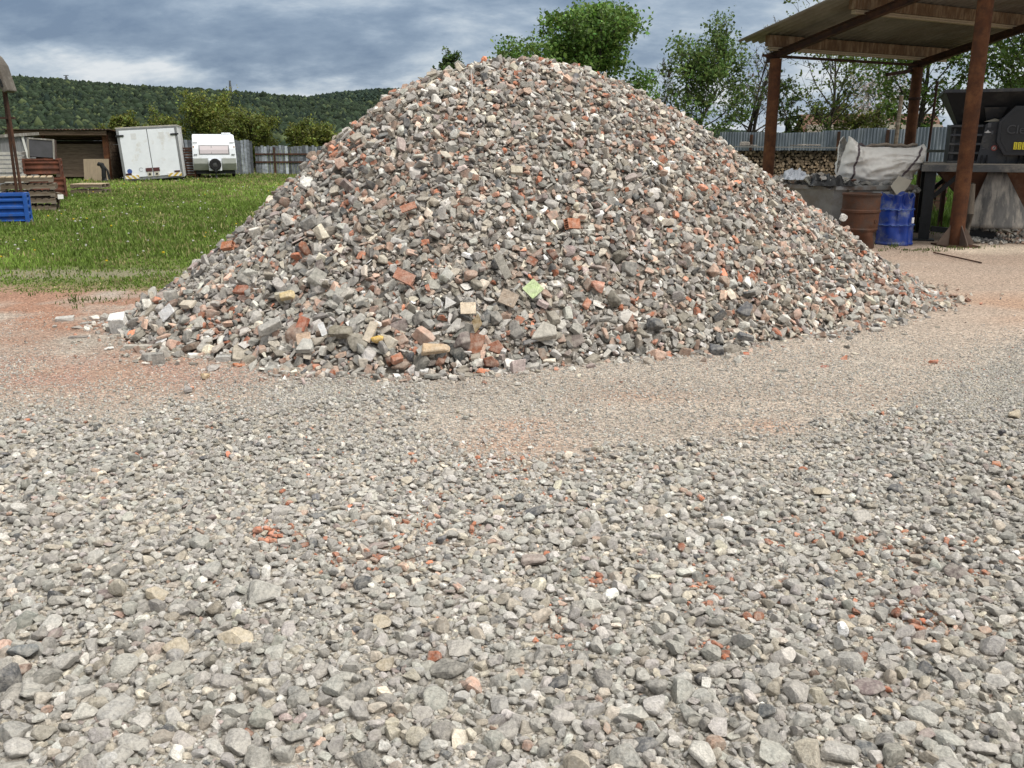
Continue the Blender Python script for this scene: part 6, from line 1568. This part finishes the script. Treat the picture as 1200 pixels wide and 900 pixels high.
for px_, top_, wd, lab in ((79, 92.0, 1, 'small lattice pylon with wide crossarm on the wooded ridge, far left'), (270.5, 98.5, 0, 'narrow lattice mast on the wooded ridge above the caravan')):
    Yr = 985.; q = at_y(px_, ridge_y(px_) + 2, Yr); zt_ = at_y(px_, top_, Yr)[2]; hh_ = zt_ - q[2] + 6
    t = thing('pylon', lab, 'pylon', (q[0], Yr, q[2] - 3))
    m = MB()
    for sx in (-1, 1):
        for sy in (-1, 1): m.bar((sx * 1.5, sy * 1.5, 0), (sx * .4, sy * .4, hh_), .5)
    for k in range(6): z1, z2 = hh_ * k / 6, hh_ * (k + 1) / 6; a_, b_ = 1.5 - 1.1 * k / 6, 1.5 - 1.1 * (k + 1) / 6; m.bar((-a_, -a_, z1), (b_, -b_, z2), .3); m.bar((a_, -a_, z1), (-b_, -b_, z2), .3)
    m.build('tower', mast, t)
    m = MB()
    if wd: m.bar((-2.6, 0, hh_), (2.6, 0, hh_), .7); m.bar((-1.8, 0, hh_ - 2.2), (1.8, 0, hh_ - 2.2), .5)
    else: m.bar((-1.1, 0, hh_), (1.1, 0, hh_), .9); m.bar((-.9, 0, hh_ - 3), (.9, 0, hh_ - 3), .8)
    m.build('crossarm', mast, t)

# ------------------------------------------------------------------ meadow grass, flowers, weeds
def tufts(P, h, rng, cols, blades=6, spread=.05, wdt=.006):
    n = len(P); nb = n * blades
    B = np.repeat(P, blades, 0); B[:, :2] += rng.normal(0, 1, (nb, 2)) * np.repeat(spread if np.ndim(spread) else np.full(n, spread), blades)[:, None]
    hh = np.repeat(h, blades) * rng.uniform(.55, 1.2, nb); az = rng.uniform(0, 2 * PI, nb); ln = rng.uniform(.15, .75, nb)
    w_ = np.repeat(wdt if np.ndim(wdt) else np.full(n, wdt), blades); sx, sy = -np.sin(az) * w_, np.cos(az) * w_; dx, dy = np.cos(az) * hh * ln, np.sin(az) * hh * ln
    p0 = B + np.stack([sx, sy, sx * 0], -1); p1 = B - np.stack([sx, sy, sx * 0], -1)
    md = B + np.stack([dx * .4, dy * .4, hh * .6], -1); p2 = md - np.stack([sx, sy, sx * 0], -1) * .8; p3 = md + np.stack([sx, sy, sx * 0], -1) * .8
    tip = B + np.stack([dx, dy, hh], -1)
    V = np.stack([p0, p1, p2, p3, tip], 1).reshape(-1, 3); o = np.arange(nb)[:, None] * 5
    T = np.concatenate([o + np.array([0, 1, 2]), o + np.array([0, 2, 3]), o + np.array([3, 2, 4])])
    return V, T, np.repeat(np.repeat(cols, blades, 0) * np.exp(rng.normal(0, .18, nb))[:, None], 5, 0)
rng = np.random.default_rng(301)
def field(n, x0, x1, y0, y1, pw_=1.0):
    return rng.uniform(x0, x1, n), y0 + (y1 - y0) * rng.random(n) ** pw_
X, Y = field(74000, -1.0, 1.0, 9.9, 52, 1.55); X = (X * .70 - .02) * (Y * .62 + 1.5) / .70 - .10 * Y
left = (X < .06 * Y + .2) & ~((heap_rho(X, Y) < 1.03)); gmv = smooth(-.75, .9, Y - grass_edge(X) + .35 * fbm(X * 1.1, Y * 1.1, octaves=5, seed=31))
bare_ = np.exp(-((X + 6.0) / 2.2) ** 2 - ((Y - 11.5) / .55) ** 2); ptch = fbm(X * .8, Y * .5, octaves=4, seed=303)
gmv = np.where(gmv < .22, 0, gmv); k = left & (rng.random(len(X)) < gmv * (1 - .82 * np.clip(bare_ * 1.3, 0, 1)) * (1 - .55 * smooth(.05, .6, fbm(X * .45, Y * .3, octaves=4, seed=52))))
X, Y, ptch = X[k], Y[k], ptch[k]
hgt = .78 * (.035 + .045 * smooth(-.4, .5, ptch) + .02 * smooth(12, 18, Y) + .05 * smooth(28, 45, Y)) * rng.lognormal(0, .3, len(X)); hgt *= smooth(9.9, 11.6, Y) * .65 + .35
gcol = np.array([.105, .160, .030])[None] * (1 + .6 * smooth(-.1, .5, fbm(X * .25, Y * .16, octaves=3, seed=309)))[:, None] * (1 + .45 * smooth(-.3, .6, -ptch) * rng.random(len(X)))[:, None] * np.exp(rng.normal(0, .2, len(X)))[:, None]
dry = rng.random(len(X)) < (.10 + .25 * smooth(24, 40, Y)); gcol = np.where(dry[:, None], np.array([.24, .22, .10]) * np.exp(rng.normal(0, .25, len(X)))[:, None], gcol)
V, T, C = tufts(np.stack([X, Y, gz(X, Y)], -1), hgt, rng, gcol, 6, spread=.035 + .0035 * Y, wdt=.004 + .00042 * Y)
Xr, Yr_ = field(9000, 6.0, 13, 16.8, 31, 1.2); kr = (Yr_ > 18.2) | (rng.random(len(Xr)) < .12)
Xr, Yr_ = Xr[kr], Yr_[kr]
V3, T3, C3 = tufts(np.stack([Xr, Yr_, gz(Xr, Yr_)], -1), rng.lognormal(math.log(.17), .35, len(Xr)), rng, np.array([.070, .125, .020])[None] * np.exp(rng.normal(0, .25, len(Xr)))[:, None], 6, .09, .010)
# weeds straggling at the heap's left toe and round the drums
Wx = np.r_[rng.normal(-4.4, .5, 26), rng.normal(6.5, .5, 50)]; Wy = np.r_[rng.normal(9.5, .25, 26), rng.normal(14.35, .3, 50)]
kw = heap_rho(Wx, Wy) > 1.0; Wx, Wy = Wx[kw], Wy[kw]
V4, T4, C4 = tufts(np.stack([Wx, Wy, gz(Wx, Wy)], -1), rng.lognormal(math.log(.04), .3, len(Wx)), rng, np.tile(np.array([.085, .115, .03]), (len(Wx), 1)), 7, .05, .006)
Vg = np.concatenate([V, V3, V4]); Tg = np.concatenate([T, T3 + len(V), T4 + len(V) + len(V3)])
grass_m = attr_mat('grass_blade', rough=.7, vscale=2, vamt=.15, bump=0, translucent=.3, spec=.2)
tag(link_mesh('grass', np_mesh('grass', Vg, Tg, np.concatenate([C, C3, C4]), grass_m, False)), kind='stuff')
# dandelion heads and seed clocks
n = 850; Xf, Yf_ = field(n, -1, 1, 11.5, 44, 1.1); Xf = Xf * (Yf_ * .62 + 1.5) - .10 * Yf_; kf = (Xf < .05 * Yf_) & (heap_rho(Xf, Yf_) > 1.1) & (fbm(Xf * .35, Yf_ * .25, octaves=3, seed=305) > -.12)
Xf, Yf_ = Xf[kf], Yf_[kf]; n = len(Xf); yel = rng.random(n) < .2; sc_f = rng.uniform(.013, .024, n) * (.8 + .012 * Yf_)
flo = [_ICO[1]]; colf = np.where(yel[:, None], np.array([.62, .46, .03]), np.array([.50, .50, .46]))
z = np.zeros(n); V, T, C = bake(flo, np.zeros(n, int), np.stack([Xf, Yf_, gz(Xf, Yf_) + rng.uniform(.10, .24, n)], -1), rot_from(np.tile([0., 0, 1], (n, 1)), z, z, z), np.stack([sc_f, sc_f, sc_f * .7], -1), colf)
tag(link_mesh('dandelions', np_mesh('dandelions', V, T, C, grass_m, True)), 'white and yellow dandelion heads dotted over the meadow', 'flowers', kind='stuff')
LAB.finish()
